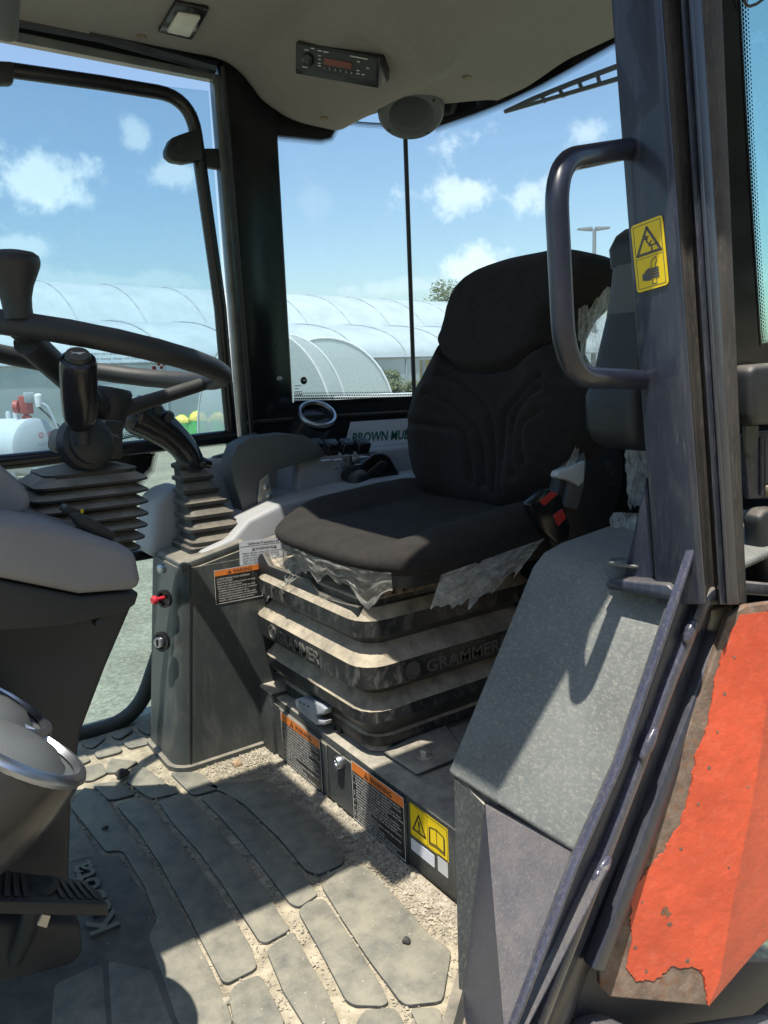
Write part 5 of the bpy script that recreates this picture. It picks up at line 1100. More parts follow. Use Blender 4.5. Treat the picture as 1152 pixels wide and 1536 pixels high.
def headin(w, v):
    y = interp([(a, b) for a, b in HEADC], w) if -.125 <= w <= .24 else (.375 if w < 0 else .41)
    return v-y
NU, NV = 110, 130; front = []
for j in range(NV+1):
    v = VMAX*(1-(1-j/NV)**1.25) if j < NV else VMAX; wl, wr = interp(LT, v), interp(RT_, v); row = []
    for i in range(NU+1):
        s = -1+2*i/NU; s = math.sin(s*math.pi/2)*.85+s*.15; w = wl+(wr-wl)*(s+1)/2
        edge = 1-abs(s); e2 = min(v, VMAX-v)
        d = .045*(math.sqrt(max(0, 1-(1-min(1, edge/.22))**2)))
        d *= math.sqrt(max(0, 1-(1-min(1, e2/.05))**2))
        h = headin(w, v)
        bol = math.exp(-((abs(s)-.66)/.20)**2)
        body = (1-ss(-.02, .01, h))
        d += .030*bol*body*ss(.0, .06, v)*(1-.4*ss(.2, .3, v))*min(1, edge/.15)
        d += .018*ss(-.004, .020, h)*min(1, edge/.12)-.017*math.exp(-(h/.006)**2)
        gd = min(pdist(w, v, g) for g in GRO)
        d -= .0115*math.exp(-(gd/.0068)**2)*min(1, edge/.2)
        d += .012*math.exp(-((gd-.018)/.012)**2)*.25*body
        d += .0015*NZ.noise(V((w*22, v*22, 1)))
        row.append(B0+W_*w+U_*v+Nn*d)
    front.append(row)
def backpt(i, j):
    p = front[j][i]; v = VMAX*(j/NV); s = -1+2*i/NU
    return p
back = []
for j in range(NV+1):
    row = []
    for i in range(NU+1):
        s = abs(-1+2*i/NU); p = front[j][i]; q = (p-B0); d = q.dot(Nn); vv = q.dot(U_)
        th = .105*math.sqrt(max(0, 1-s**4))*math.sqrt(max(.0, 1-(max(0, j/NV-.8)/.2)**3))*min(1, j/6)
        row.append(p-Nn*(d+th))
    back.append(row)
t = bmesh.new(); Fv = [[t.verts.new(p) for p in r] for r in front]; Bv = [[t.verts.new(p) for p in r] for r in back]
for j in range(NV):
    for i in range(NU):
        t.faces.new((Fv[j][i], Fv[j][i+1], Fv[j+1][i+1], Fv[j+1][i])); t.faces.new((Bv[j][i], Bv[j+1][i], Bv[j+1][i+1], Bv[j][i+1]))
for i in range(NU): t.faces.new((Fv[0][i+1], Fv[0][i], Bv[0][i], Bv[0][i+1])); t.faces.new((Fv[NV][i], Fv[NV][i+1], Bv[NV][i+1], Bv[NV][i]))
for j in range(NV): t.faces.new((Fv[j][0], Fv[j+1][0], Bv[j+1][0], Bv[j][0])); t.faces.new((Fv[j+1][NU], Fv[j][NU], Bv[j][NU], Bv[j+1][NU]))
bmesh.ops.remove_doubles(t, verts=t.verts, dist=1e-5); recalc(t)
obj('backrest', t, M['fabric'], st, 80)
# cushion: horseshoe of bolsters round a dished middle
CX, CY, HX, HY = .925, 1.262, .245, .278
t = bmesh.new(); R_N, A_N = 46, 120; rows = []
def cush(r, a, top=True):
    c, s = math.cos(a), math.sin(a); k = (abs(c)**3.6+abs(s)**3.6)**(-1/3.6); x = CX+HX*r*k*c; y = CY+HY*r*k*s
    front_ = max(0, -c*k*r); side_ = abs(s)*k*r
    lon = c*k*r
    zt = .566+.020*lon+.024*ss(.50, .80, side_)*ss(-1., -.35, lon)-.010*(1-ss(.3, .8, side_))*ss(-.9, -.2, lon)
    zt -= .006*math.exp(-((side_-.52)/.035)**2)*ss(-.8, -.3, lon)
    e = 1-r; zm = .524
    z = zm+(zt-zm)*math.sqrt(max(0, 1-(1-min(1, e/.20))**2)) if top else zm-.022*math.sqrt(max(0, 1-(1-min(1, e/.12))**2))
    return V((x, y, z+.0012*NZ.noise(V((x*25, y*25, 0)))))
for i in range(R_N+1):
    r = math.sin(i/R_N*math.pi/2); rows.append([cush(max(r, .001), 2*math.pi*j/A_N) for j in range(A_N)])
for i in range(R_N-1, -1, -1):
    r = math.sin(i/R_N*math.pi/2); rows.append([cush(max(r, .001), 2*math.pi*j/A_N, False) for j in range(A_N)])
t = loft(rows); obj('cushion', t, M['fabric'], st, 80)
obj('cushion_pan', bev(prism(rrect(.93, 1.27, .21, .235, .05, .480), (0, 0, .035)), .006, 2), M['black'], st)
# suspension: moulded frame and three bellows tiers
SXc, SYc = .905, 1.335
def tier(zlo, zmid0, zmid1, zhi, hx0, hx1, hx2, name, lab=None, r=.05, m='susp'):
    rings = [rrect(SXc, SYc, hx0, hx0+.015, r*.7, zlo), rrect(SXc, SYc, hx1-.004, hx1+.011, r, zmid0-.004), rrect(SXc, SYc, hx1, hx1+.015, r, zmid0), rrect(SXc, SYc, hx1, hx1+.015, r, zmid1), rrect(SXc, SYc, hx1-.005, hx1+.010, r, zmid1+.005), rrect(SXc, SYc, hx2, hx2+.015, r*.7, zhi)]
    return obj(name, loft([q for q in rings]), M[m], st, 30, label=lab)
tier(.138, .150, .168, .180, .180, .184, .182, 'bellows_base')
tier(.172, .214, .236, .266, .178, .212, .186, 'bellows_fold')
mid_ = tier(.260, .286, .328, .364, .186, .222, .186, 'bellows_fold', 'middle bellows fold with raised lettering')
tier(.356, .382, .412, .432, .186, .216, .200, 'bellows_fold')
fr_ = nb(); prism(rrect(SXc-.0, SYc, .195, .208, .03, .425), (0, 0, .022), fr_); obj('upper_frame', bev(fr_, .003, 1), M['susp'], st, 30)
fx = SXc-.206
obj('front_trim', bev(prism([(fx, SYc+.215, .455), (fx, SYc+.19, .470), (fx, SYc+.16, .446), (fx, SYc+.02, .448), (fx, SYc-.02, .452), (fx, SYc-.06, .424), (fx, SYc-.20, .436), (fx, SYc-.20, .408), (fx, SYc+.215, .418)], (.014, 0, 0)), .003, 2), M['black'], st)
obj('slide_rail', box((SXc-.19, SYc-.19, .447), (SXc+.2, SYc-.15, .462), b=.003), M['steel'], st)
for k in range(6): obj('rail_tooth', box((SXc-.15+k*.025, SYc-.215, .447), (SXc-.138+k*.025, SYc-.190, .465), b=.002), M['brownish'], st)
obj('rail_knob', lathe((SXc-.185, SYc-.20, .449), (0, 0, 1), [(.010, 0), (.012, .006), (.010, .02), (.006, .024)], 12), M['brownish'], st)
# lettering on the bellows, front side and left side
xF = SXc-.222; yS = SYc-.237
text('raised_lettering', 'GRAMMER', (xF, SYc+.105, .293), (0, -1, 0), (0, 0, 1), .036, M['emboss'], mid_, .0014, bold=.008, width=.180, lift=-.0004)
text('raised_lettering', 'GRAMMER', (SXc-.085, yS, .291), (1, 0, 0), (0, 0, 1), .034, M['emboss'], mid_, .0014, bold=.008, width=.185, lift=-.0004)
for c, n_ in ((V((xF, SYc+.128, .306)), V((-1, 0, 0))), (V((SXc-.115, yS, .304)), V((0, -1, 0)))):
    obj('raised_emblem', lathe(c-n_*.001, n_, [(.017, 0), (.017, .003), (.0135, .003), (.013, .0012), (.0, .0012)], 20, capb=False), M['emboss'], st, 30)
    r2 = n_.cross(V((0, 0, 1))); obj('raised_emblem', prism([c+n_*.0015+V((0, 0, .0)), c+n_*.0015-r2*.013+V((0, 0, .010)), c+n_*.0015-r2*.004+V((0, 0, .015))], n_*.0015), M['emboss'], st, 0)
xT = SXc-.2165
for a, b_ in ((.13, 0), (.085, 1)):
    p = V((xT, SYc+a, .385)); k = [(0, 0), (0, .026), (-.012, .028), (-.014, .021), (-.006, .019), (-.006, 0)] if not b_ else [(0, .002), (.006, .02), (-.004, .027), (-.016, .02), (-.010, .016), (-.012, 0)]
    obj('raised_symbol', prism([p+V((-.0004, -q[0]*-1.0, q[1])) for q in k], (-.0018, 0, 0)), M['emboss'], st, 0)
# base pivot details
obj('base_socket', lathe(at(507, 1094, X=SXc-.182), (-1, 0, 0), [(.014, -.004), (.014, .003), (.009, .004), (.008, .0)], 18), M['black'], st)
# grey adjuster lever under the bellows
la_ = thing('seat_lever', 'grey plastic seat adjuster lever above the left warning label', 'lever', at(465, 1070, X=.70))
lq2 = lambda x, y: at(x, y, X=.690)
obj('lever_body', bev(prism([lq2(*p) for p in ((442, 1049), (452, 1046), (480, 1058), (487, 1064), (486, 1072), (472, 1074), (474, 1080), (488, 1082), (486, 1088), (474, 1088), (444, 1064))], (.018, 0, 0)), .003, 2), M['latch'], la_)
for k in range(3): obj('lever_slot', box(lq2(450+k*6, 1053+k*3)-V((.002, .004, .0006)), lq2(450+k*6, 1053+k*3)+V((.0, .0, .0016))), M['rubber'], la_, 0)
# recliner side plate with its lever
YP = 1.005
sq = lambda x, y: at(x, y, Y=YP)
sd_ = obj('side_plate', bev(prism([sq(*p) for p in ((836, 745), (846, 706), (868, 672), (888, 660), (912, 656), (930, 668), (936, 690), (934, 730), (922, 770), (905, 806), (880, 830), (850, 838))], (0, .03, 0)), .006, 3), M['black'], st, 50, label='black recliner side plate')
obj('plate_emblem', lathe(sq(914, 703), (0, -1, 0), [(.016, 0), (.016, .002), (.0125, .0025), (.012, .001), (.007, .001), (.006, .002)], 24), M['black'], sd_, 30)
text('plate_lettering', 'GRAMMER', sq(900, 735), (1, 0, 0), (0, 0, 1), .013, M['black'], sd_, .0008, bold=.02)
obj('recliner_lever', bev(prism([sq(*p)-V((0, .012, 0)) for p in ((829, 713), (832, 706), (850, 700), (868, 690), (871, 691), (869, 722), (862, 729), (846, 720), (831, 717))], (0, .02, 0)), .004, 3), M['offwhite'], st, 50, label='pale grey recliner lever')
obj('plate_inner', bev(prism([sq(*p)+V((0, .02, 0)) for p in ((842, 760), (852, 712), (862, 690), (872, 676), (876, 690), (872, 730), (862, 765))], (0, -.028, 0)), .004, 2), M['arm'], st, 50)
# seat belt buckle
bk = thing('seat_belt_buckle', 'black seat belt buckle with red button beside the seat cushion', 'buckle', at(840, 800, Y=.965))
kq = lambda x, y, d=0: at(x, y, Y=.968-d)
obj('housing', bev(prism([kq(*p) for p in ((795, 757), (822, 732), (842, 742), (856, 790), (854, 808), (836, 816), (818, 800), (800, 768))], (0, .022, 0)), .004, 3), M['blackgloss'], bk, 50)
obj('button', bev(prism([kq(*p, .0015) for p in ((810, 752), (828, 737), (838, 741), (817, 759))], (0, .006, 0)), .001, 1), M['red'], bk)
obj('button_end', bev(prism([kq(*p, .0015) for p in ((830, 773), (844, 763), (850, 777), (838, 790))], (0, .006, 0)), .001, 1), M['red'], bk)
obj('stalk', bev(prism([kq(*p)+V((0, .004, 0)) for p in ((828, 806), (856, 802), (866, 838), (852, 850), (842, 840))], (0, .012, 0)), .003, 2), M['black'], bk)
# belt reel column left behind the seat
rc = thing('belt_column', 'black and grey seat belt column standing between seat back and left door post', 'seat belt reel', at(935, 665, X=1.02))
cq = lambda x, y: at(x, y, X=1.02)
def col(tab, name, m, lab=None):
    rings = []
    for (y, x0, x1, dep) in tab:
        a, b_ = cq(x0, y), cq(x1, y); c = (a+b_)/2; hy = abs(a.y-b_.y)/2
        rings.append([V((c.x+q.x*dep/.03, c.y+q.y*hy/.03, c.z)) for q in rrect(0, 0, .03, .03, .014)])
    return obj(name, loft(rings), M[m], rc, 50, label=lab)
col([(400, 929, 985, .030), (372, 928, 985, .033), (352, 936, 985, .028), (342, 944, 985, .018)], 'top_cap', 'black')
col([(472, 924, 990, .034), (430, 930, 990, .032), (392, 933, 990, .030)], 'sleeve', 'arm', 'grey sleeve')
col([(580, 905, 990, .045), (530, 913, 990, .040), (470, 926, 990, .036)], 'column', 'black')
col([(672, 922, 990, .03), (660, 912, 990, .05), (640, 903, 990, .055), (590, 902, 990, .055), (575, 908, 990, .05)], 'reel_housing', 'black')
# torn polythene round the seat
def film(lab, P, nu, nv, seed, amp, tear=.0, fringe=0):
    """P(u, v) -> point; ragged crumpled sheet"""
    rnd = random.Random(seed); rows = []
    for j in range(nv+1):
        r = []
        for i in range(nu+1):
            u, v = i/nu, j/nv; rag = 1+tear*(1.1*NZ.noise(V((u*5, seed, 0)))+.45*NZ.noise(V((u*13, seed, 3)))+.12*NZ.noise(V((u*40, seed, 5)))); p = V(P(u, v*rag))
            k = amp*(.9*NZ.noise(V((u*4, v*3, seed*1.7)))+.9*(.5-abs(NZ.noise(V((u*7+v*3, v*4, seed)))))+.5*(.5-abs(NZ.noise(V((u*13-v*5, v*9, seed*2.))))))
            r.append(p+V((-.6, -.75, .25))*k)
        rows.append(r)
    b = loft(rows, cap=False, closed=False)
    return obj('plastic_wrap', b, M['film'], st, 60, label=lab)
def arcpt(a, r, z):
    c, s = math.cos(a), math.sin(a); k = (abs(c)**3.6+abs(s)**3.6)**(-1/3.6); return V((CX+HX*r*k*c, CY+HY*r*k*s, z))
d2 = math.radians
film('torn wrapping hanging along the cushion front', lambda u, v: arcpt(d2(122+100*u), .97-.03*v, .512-(.030+.022*math.sin(u*9)**2)*v), 110, 14, 3, .014, .8)
film('crumpled bunch of wrapping at the far front corner of the cushion', lambda u, v: lerp(lerp(at(408, 832, X=.74), at(470, 842, X=.72), u), lerp(at(400, 895, X=.70), at(445, 868, X=.70), u), v), 30, 26, 5, .030, .3)
film('large torn flap of wrapping hanging at the near side of the cushion', lambda u, v: lerp(lerp(at(662, 862, Y=.99), at(815, 808, Y=.975), u), lerp(at(645, 905, Y=.95), at(770, 860, Y=.95), u)-V((0, 0, .02*math.sin(u*2.2+.5))), v), 60, 30, 6, .016, .35)
film('wrapping strip between cushion and backrest', lambda u, v: lerp(lerp(at(632, 742, X=1.10), at(800, 764, X=1.075), u), lerp(at(652, 737, X=1.13), at(790, 750, X=1.12), u), v), 60, 8, 9, .006, .3)
film('wrapping bunched behind the headrest', lambda u, v: lerp(lerp(at(862, 462, X=1.21), at(922, 418, X=1.23), u), lerp(at(868, 560, X=1.2), at(912, 575, X=1.2), u), v), 36, 50, 12, .04, .1)
film('wrapping below the belt column', lambda u, v: lerp(lerp(at(936, 672, X=1.08), at(975, 672, X=1.08), u), lerp(at(940, 760, X=1.06), at(968, 760, X=1.06), u), v), 20, 30, 13, .02, .1)
film('wrapping scraps under the door post gusset', lambda u, v: lerp(lerp(at(915, 770, X=1.0), at(965, 770, X=1.0), u), lerp(at(915, 830, X=.98), at(955, 830, X=.98), u), v), 20, 20, 15, .025, .1)
film('loose edge of wrapping along the backrest side', lambda u, v: lerp(lerp(at(842, 712, Y=1.0), at(892, 612, Y=1.0), u), lerp(at(850, 716, Y=1.0), at(902, 618, Y=1.0), u), v), 30, 6, 17, .006, .1)
# ------------------------------------------------------------------ roof fittings
rad = thing('car_radio', 'black car radio with dim red display set in the roof lining', 'radio', on_head(510, 98))
c4 = [on_head(447, 60), on_head(573, 84), on_head(571, 131), on_head(446, 109)]
rn = ((c4[1]-c4[0]).cross(c4[3]-c4[0])).normalized(); rn = rn if rn.dot(CAM-c4[0]) > 0 else -rn
rx = (c4[1]-c4[0]).normalized(); ry = rn.cross(rx).normalized(); rc0 = (c4[0]+c4[1]+c4[2]+c4[3])/4
h4 = c4; rn = V((-.80, -.30, -.52)).normalized(); rc0 = rc0+rn*(max((p-rc0).dot(rn) for p in h4)+.002)
def rhit(x, y):
    v = at(x, y, Y=1.)-CAM; return CAM+v*((rc0-CAM).dot(rn)/v.dot(rn))
c4 = [rhit(447, 60), rhit(573, 84), rhit(571, 131), rhit(446, 109)]
rx = (c4[1]-c4[0]).normalized(); ry = rn.cross(rx).normalized()
ry = ry if ry.z > 0 else -ry
RWd, RHt = ((c4[1]-c4[0]).length+(c4[2]-c4[3]).length)/2, ((c4[3]-c4[0]).length+(c4[2]-c4[1]).length)/2
def rp(u, v, d=0.):
    a, b_ = (u+1)/2, (v+1)/2; return lerp(lerp(c4[3], c4[2], a), lerp(c4[0], c4[1], a), b_)+rn*(d-.006)
obj('body', bev(prism([rp(-1, -1, .016), rp(1, -1, .016), rp(1, 1, .016), rp(-1, 1, .016)], rn*-.05), .004, 2), M['blackgloss'], rad)
ff_ = obj('face_frame', bev(prism([rp(-.96, -.55, .018), rp(.95, -.55, .018), rp(.95, .92, .018), rp(-.96, .92, .018)], rn*-.004), .001, 1), M['black'], rad)
obj('display', prism([rp(-.28, -.02, .0195), rp(.38, -.02, .0195), rp(.38, .38, .0195), rp(-.28, .38, .0195)], rn*-.002), M['lcd'], rad, 0)
obj('volume_knob', lathe(rp(-.66, .1, .016), rn, [(.013, 0), (.012, .008), (.009, .010)], 24), M['blackgloss'], rad)
for k in range(6): obj('preset_button', bev(prism([rp(-.30+k*.13, -.34, .019), rp(-.21+k*.13, -.34, .019), rp(-.21+k*.13, -.14, .019), rp(-.30+k*.13, -.14, .019)], rn*-.002), .0006, 1), M['black'], ff_)
for k, (u, v, s) in enumerate(((-.82, -.72, '1'), (-.5, .78, '2'), (.35, .72, '3'))): pass
for k in range(6): text('button_legend', str(k+1), rp(-.275+k*.13, -.30, .019), rx, ry, .006, M['wprint'], rad, .0001)
for (u, v, w_) in ((-.80, -.44, .12), (-.44, .72, .10), (-.30, .72, .12), (.34, .76, .40), (-.76, .62, .1), (-.6, .78, .08), (-.42, .2, .06), (-.42, .42, .06), (-.42, -.05, .06), (-.42, -.2, .07), (.5, .5, .06), (.5, -.05, .06), (.5, -.25, .06), (.72, .2, .06), (.62, -.25, .06)):
    obj('print_mark', prism([rp(u, v, .0190), rp(u+w_, v, .0190), rp(u+w_, v+.05, .0190), rp(u, v+.05, .0190)], rn*-.0012), M['wprint'], rad, 0)
spk = thing('speaker', 'round black speaker grille in the rear corner of the roof lining', 'speaker', on_head(616, 160))
sc0 = on_head(616, 158); sn = (V((-.30, -.40, -.86))).normalized(); sc0 = sc0+sn*.020
sa = lathe(sc0, sn, [(.084, -.05), (.078, .004), (.072, .011), (.058, .013), (.053, .010)], 40)
obj('surround', sa, M['arm'], spk, 40)
obj('grille', lathe(sc0, sn, [(.054, .008), (.050, .012), (.03, .013), (.005, .0135)], 32), M['dashdark'], spk, 60)
e1 = sn.orthogonal().normalized(); e2 = sn.cross(e1)
for k in range(4): obj('screw', lathe(sc0+(e1*math.cos(.5+k*math.pi/2)+e2*math.sin(.5+k*math.pi/2))*.066+sn*.011, sn, [(.0045, 0), (.004, .0015)], 10), M['print'], spk)
dl = thing('dome_light', 'rectangular roof light with cream lens and black frame', 'roof light', on_head(275, 26))
q4 = [on_head(236, 42), on_head(288, 54), on_head(314, 8), on_head(262, -2)]
qc = (q4[0]+q4[1]+q4[2]+q4[3])/4; dn_ = V((0, 0, -1))
obj('frame', bev(prism([p+V((0, 0, .002)) for p in q4], (0, 0, -.012)), .005, 2), M['blackgloss'], dl)
obj('lens', bev(prism([lerp(p, qc, .34)+V((0, 0, -.008)) for p in q4], (0, 0, -.008)), .004, 2), M['lens'], dl)
# rear wiper outside the rear window
wp = thing('window_wiper', 'black wiper blade outside the rear window, top right', 'wiper', rearhit(840, 135, -.03))
wq = lambda x, y, d=-.03: rearhit(x, y, d)
obj('blade', prism([wq(756, 170), wq(758, 165), wq(930, 113), wq(930, 120)], (.006, 0, 0)), M['rubber'], wp, 0)
obj('frame_bar', tube([wq(757, 167), wq(800, 148), wq(860, 124), wq(930, 98)], [.004, .006, .006, .006], 8), M['black'], wp)
for (x, y, x2, y2) in ((812, 143, 818, 153), (838, 133, 846, 145), (868, 122, 874, 136), (896, 112, 900, 127)): obj('bracket', tube([wq(x, y), wq(x2, y2)], .0045, 6), M['black'], wp)

# ------------------------------------------------------------------ labels
def rpoly(w, h, r, k=3): return rrect(w/2, h/2, w/2, h/2, r, 0, k)
def label(name, lab, O, xd, yd, w, h, m, r=.003, cat='label', group=None, d=.0008):
    xd, yd = V(xd).normalized(), V(yd).normalized(); n_ = xd.cross(yd)
    root = thing(name, lab, cat, O, group)
    F = lambda u, v, e=0.: V(O)+xd*u+yd*v+n_*e
    obj('backing', prism([F(p.x, p.y, d) for p in rpoly(w, h, r)], n_*-(d-.0001)), m, root, 0)
    return root, F, xd, yd, n_
def rectp(root, F, n_, u0, v0, u1, v1, m, name, e=.0010): return obj(name, prism([F(u0, v0, e), F(u1, v0, e), F(u1, v1, e), F(u0, v1, e)], n_*-.0002), m, root, 0)
def frame(root, F, n_, w, h, i, t_, m, e=.0011):
    for a in ((i, i, w-i, i+t_), (i, h-i-t_, w-i, h-i), (i, i+t_, i+t_, h-i-t_), (w-i-t_, i+t_, w-i, h-i-t_)): rectp(root, F, n_, *a, m, 'border', e)
def warn_tri(root, F, n_, u, v, s, m, m2, e=.0012):
    obj('warning_triangle', prism([F(u-s*.58, v, e), F(u+s*.58, v, e), F(u, v+s, e)], n_*-.0002), m, root, 0)
    text('exclamation', '!', F(u, v+s*.12, e), F(1, 0)-F(0, 0), F(0, 1)-F(0, 0), s*.85, m2, root, .00005, 'CENTER', bold=.02, lift=.0001)
def lines(root, F, rows, u, v, size, lead, m, width=None, e=.0009):
    for i, r in enumerate(rows):
        if r: text('fine_print', r, F(u, v-i*lead, e), F(1, 0)-F(0, 0), F(0, 1)-F(0, 0), size, m, root, .00004, lift=.0001, width=width and min(width, width*len(r)/42))
# two large warnings on the step
W1 = ['TO AVOID SERIOUS PERSONAL INJURY OR DEATH:', '1. Read and understand the operator\'s manual', '   before operating the machine.', '2. Before starting the engine make sure that', '   everyone is at a safe distance and that', '   the levers are in neutral.', '3. Never carry passengers on the machine.', '4. Before allowing other people to use the', '   machine have them read the manual.', '5. Check the tightness of all nuts and bolts', '   regularly.', '6. Keep all shields in place and stay away', '   from moving parts.', '7. Always use the seat belt.', '8. Park on level ground, lower the implement,', '   set the brake and remove the key.']
def step_label(lab, tl, tr, bl, X):
    A, B, Cc = at(*tl, X=X), at(*tr, X=X), at(*bl, X=X); w = abs(A.y-B.y); h = A.z-Cc.z
    root, F, xd, yd, n_ = label('warning_label', lab, V((X, A.y, Cc.z)), (0, -1, -.05*0), (0, 0, 1), w, h, M['blabel'], .003, 'warning label', 'orange and black warning labels')
    frame(root, F, n_, w, h, .0008, .0011, M['wprint'])
    rectp(root, F, n_, .0022, h*.83, w-.0022, h-.0022, M['olabel'], 'title_band')
    warn_tri(root, F, n_, w*.30, h*.855, h*.105, M['print'], M['olabel'])
    text('title', 'WARNING', F(w*.385, h*.858, .0011), xd, yd, h*.115, M['print'], root, .00005, bold=.02, lift=.0001, width=w*.40)
    lines(root, F, W1, .0045, h*.775, h*.046, h*.0485, M['wprint'], w*.9)
    return root
step_label('orange and black warning label on the step, left one below the grey lever', (421, 1066), (480, 1106), (424, 1144), SX-.0075)
step_label('orange and black warning label on the step, larger one beside the yellow label', (527, 1139), (606, 1192), (530, 1226), SX-.0045)
# yellow read-the-manual label, white tag
A, B, Cc = at(614, 1203, X=SX-.001), at(671, 1244, X=SX-.001), at(617, 1252, X=SX-.001); w, h = A.y-B.y, A.z-Cc.z
root, F, xd, yd, n_ = label('caution_label', 'yellow caution label with warning triangle and open book on the step', V((SX, A.y, Cc.z)), (0, -1, 0), (0, 0, 1), w, h, M['yellow'], .003, 'caution label')
frame(root, F, n_, w, h, .0014, .0007, M['print']); rectp(root, F, n_, w*.47, .0014, w*.48, h-.0014, M['print'], 'divider')
def outline(root, F, n_, pts, t_, m, e=.0012, closed=True):
    q = [V((a, b_, 0)) for a, b_ in pts]+([V((*pts[0], 0))] if closed else [])
    for a, b_ in zip(q, q[1:]):
        d = (b_-a).normalized(); s = V((-d.y, d.x, 0))*t_/2; a2, b2 = a-d*t_*.4, b_+d*t_*.4
        obj('symbol_line', prism([F(p.x, p.y, e) for p in (a2+s, b2+s, b2-s, a2-s)], n_*-.0002), m, root, 0)
outline(root, F, n_, [(w*.08, h*.24), (w*.42, h*.24), (w*.25, h*.78)], w*.03, M['print'])
text('exclamation', '!', F(w*.25, h*.30, .0011), xd, yd, h*.42, M['print'], root, .00005, 'CENTER', bold=.03, lift=.0001)
outline(root, F, n_, [(w*.54, h*.22), (w*.72, h*.26), (w*.90, h*.22), (w*.90, h*.68), (w*.72, h*.74), (w*.54, h*.68)], w*.018, M['print']); outline(root, F, n_, [(w*.72, h*.26), (w*.72, h*.74)], w*.014, M['print'], closed=False)
outline(root, F, n_, [(w*.52, h*.16), (w*.72, h*.20), (w*.92, h*.16)], w*.016, M['print'], closed=False); outline(root, F, n_, [(w*.52, h*.16), (w*.52, h*.64)], w*.014, M['print'], closed=False); outline(root, F, n_, [(w*.92, h*.16), (w*.92, h*.64)], w*.014, M['print'], closed=False)
A, B, Cc = at(616, 1256, X=SX-.001), at(651, 1281, X=SX-.001), at(617, 1274, X=SX-.001); w, h = A.y-B.y, A.z-Cc.z
label('blank_tag', 'plain white rectangular tag stuck just below the yellow step label', V((SX, A.y, Cc.z)), (0, -1, 0), (0, 0, 1), w, h, M['wlabel'], .002, 'tag')
A, B, Cc = at(656, 1280, X=SX-.001), at(671, 1291, X=SX-.001), at(657, 1306, X=SX-.001); w, h = A.y-B.y, A.z-Cc.z
label('blank_tag', 'narrow upright pale tag beside the fender wall, right of the white one', V((SX, A.y, Cc.z)), (0, -1, 0), (0, 0, 1), w, h, M['offwhite'], .001, 'tag')
# labels on the console cabinet
YC = 1.5595
A, B, Cc = at(357, 813, Y=YC), at(428, 808, Y=YC), at(359, 849, Y=YC); w, h = B.x-A.x, A.z-Cc.z
root, F, xd, yd, n_ = label('notice_label', 'white notice label with small black print on the dark console cabinet', V((A.x, YC, Cc.z+.0)), (1, 0, -.05), (.05, 0, 1), w, h, M['wlabel'], .003, 'label')
text('title', 'California Proposition 65', F(w*.5, h*.83, .0009), xd, yd, h*.14, M['print'], root, .00004, 'CENTER', bold=.01, lift=.0001, width=w*.66)
rectp(root, F, n_, .001, h*.765, w-.001, h*.78, M['print'], 'rule'); warn_tri(root, F, n_, w*.29, h*.58, h*.14, M['print'], M['wlabel']); warn_tri(root, F, n_, w*.75, h*.58, h*.14, M['print'], M['wlabel'])
text('title', 'WARNING', F(w*.52, h*.58, .0009), xd, yd, h*.17, M['print'], root, .00004, 'CENTER', bold=.01, lift=.0001)
lines(root, F, ['Engine exhaust, some of its constituents,', 'certain vehicle components and fluids', 'contain or emit chemicals known to the', 'State of California to cause cancer, birth', 'defects or other reproductive harm.'], w*.06, h*.46, h*.105, h*.105, M['print'], w*.86)
A, B, Cc = at(319, 856, Y=YC), at(391, 848, Y=YC), at(321, 908, Y=YC); w, h = B.x-A.x, A.z-Cc.z
root, F, xd, yd, n_ = label('warning_label', 'orange and black dust warning label on the dark console cabinet', V((A.x, YC, Cc.z)), (1, 0, -.02), (.02, 0, 1), w, h, M['blabel'], .003, 'warning label', 'orange and black warning labels')
frame(root, F, n_, w, h, .0006, .001, M['wprint']); rectp(root, F, n_, .002, h*.82, w-.002, h-.0018, M['olabel'], 'title_band'); warn_tri(root, F, n_, w*.32, h*.845, h*.11, M['print'], M['olabel'])
text('title', 'WARNING', F(w*.39, h*.845, .0010), xd, yd, h*.14, M['print'], root, .00004, bold=.02, lift=.0001, width=w*.40)
lines(root, F, ['TO AVOID EXPOSURE TO DUST CONTAINING', 'SILICA PARTICLES:', 'This dust can cause serious injury to the lungs', 'under some exposure levels.', '- Be aware of and follow the OSHA (or other', '  regulatory body) guidelines for exposure', '  to airborne crystalline silica.', '- To meet OSHA silica guidelines, use appropriate', '  Personal Protective Equipment and dust abatement', '  systems, such as enveloping systems.'], w*.05, h*.70, h*.065, h*.069, M['wprint'], w*.80)
# yellow fall hazard label on the door post
TL, TR, BL = at(948, 340, X=.786), at(995, 322, X=.786), at(958, 440, X=.789)
root, F, xd, yd, n_ = label('caution_label', 'yellow caution label with falling figure and gripping hand on the left door post', BL+V((-.0015, 0, 0)), TR-TL, TL-BL, (TR-TL).length, (TL-BL).length, M['yellow'], .004, 'caution label', d=.001)
w, h = (TR-TL).length, (TL-BL).length
frame(root, F, n_, w, h, .0028, .0007, M['greyprint'], .0012); rectp(root, F, n_, .0028, h*.475, w-.0028, h*.482, M['greyprint'], 'divider', .0012)
outline(root, F, n_, [(w*.13, h*.53), (w*.87, h*.53), (w*.5, h*.90)], w*.07, M['greyprint'], .0013)
for pts in ([(w*.44, h*.77), (w*.47, h*.69), (w*.56, h*.64)], [(w*.38, h*.75), (w*.46, h*.73), (w*.52, h*.77)], [(w*.55, h*.655), (w*.60, h*.69)], [(w*.52, h*.63), (w*.74, h*.63)], [(w*.60, h*.63), (w*.60, h*.54)]): outline(root, F, n_, pts, w*.04, M['greyprint'], .0013, False)
obj('figure_head', prism([F(w*.445+math.cos(a)*w*.03, h*.775+math.sin(a)*w*.03, .0013) for a in [i*.7 for i in range(9)]], n_*-.0002), M['greyprint'], root, 0)
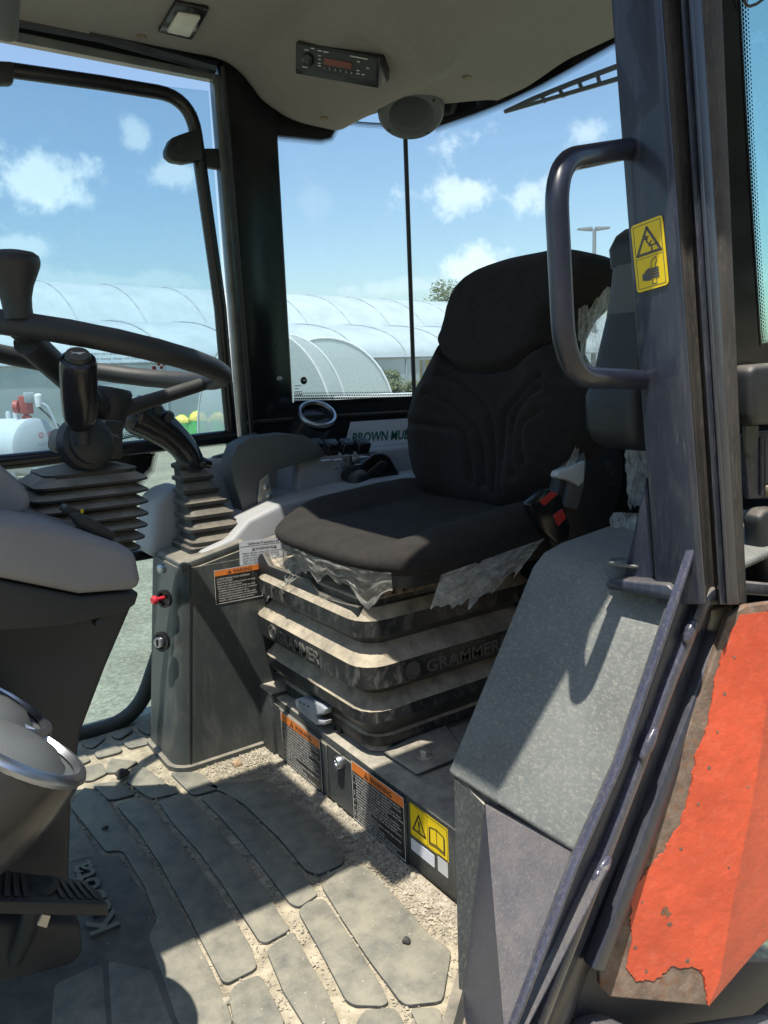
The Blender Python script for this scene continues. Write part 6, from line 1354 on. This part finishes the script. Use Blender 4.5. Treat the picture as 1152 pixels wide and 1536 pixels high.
outline(root, F, n_, [(w*.52, h*.07), (w*.52, h*.33), (w*.54, h*.39), (w*.60, h*.43), (w*.70, h*.45), (w*.70, h*.37), (w*.66, h*.35), (w*.66, h*.07)], w*.022, M['greyprint'], .0013)
obj('hand_symbol', prism([F(a*w, b_*h, .0014) for a, b_ in ((.22, .15), (.22, .25), (.28, .25), (.34, .29), (.42, .31), (.50, .31), (.50, .14), (.40, .13), (.32, .14), (.28, .15))], n_*-.0002), M['greyprint'], root, 0)
for k in range(4): obj('finger_symbol', prism([F(a*w, b_*h, .0014) for a, b_ in ((.54, .15+k*.04), (.74, .145+k*.04), (.76, .165+k*.04), (.74, .182+k*.04), (.54, .184+k*.04))], n_*-.0002), M['greyprint'], root, 0)
# maker's mark etched in the corner of the rear side window, faint notice on the door glass
q0 = sidept(441, 575, .006)
gm_ = thing('glass_mark', 'small black etched maker mark in the lower corner of the rear side window', 'glass marking', q0)
c0 = sidept(454, 571, .006); obj('round_emblem', lathe(c0, (0, -1, 0), [(.010, 0), (.010, .0006)], 24), M['print'], gm_, 0); obj('emblem_line', box(c0+V((-.003, -.0016, -.001)), c0+V((.007, -.0008, .003))), M['wprint'], gm_, 0)
for i, wd in enumerate((.020, .014, .022, .024)): obj('etched_line', box(sidept(440, 579+i*4.5, .006)+V((0, -.0005, -.001)), sidept(440, 579+i*4.5, .006)+V((wd, 0, .001))), M['greyprint'], gm_, 0)
dp0 = dpt(138, 530); M['fade'] = mat('faded_print', (.20, .22, .24), .6)
dn2 = thing('glass_notice', 'faint printed notice on the right door glass above the joystick', 'notice', dp0)
for i, (bd, x, y, wd) in enumerate((('IMPORTANT: You must know the controls', 140, 533, .20), ('and keep clear of moving parts before', 140, 540, .19), ('opening the door or window glass.', 140, 547, .17))):
    text('notice_text', bd, dpt(x, y)+V((0, .020, 0)), (1, 0, 0), (0, -.06, 1), .0085, M['fade'], dn2, .0001, width=wd)
obj('notice_mark', box(dpt(232, 549)+V((0, .018, 0)), dpt(238, 555)+V((0, .020, .001))), M['red'], dn2, 0)
for k in range(4): obj('notice_mark', lathe(dpt(246+math.cos(k*1.57)*4, 546+math.sin(k*1.57)*5)+V((0, .019, 0)), (0, -1, 0), [(.004, 0), (.004, .0006)], 10), M['red'], dn2, 0)
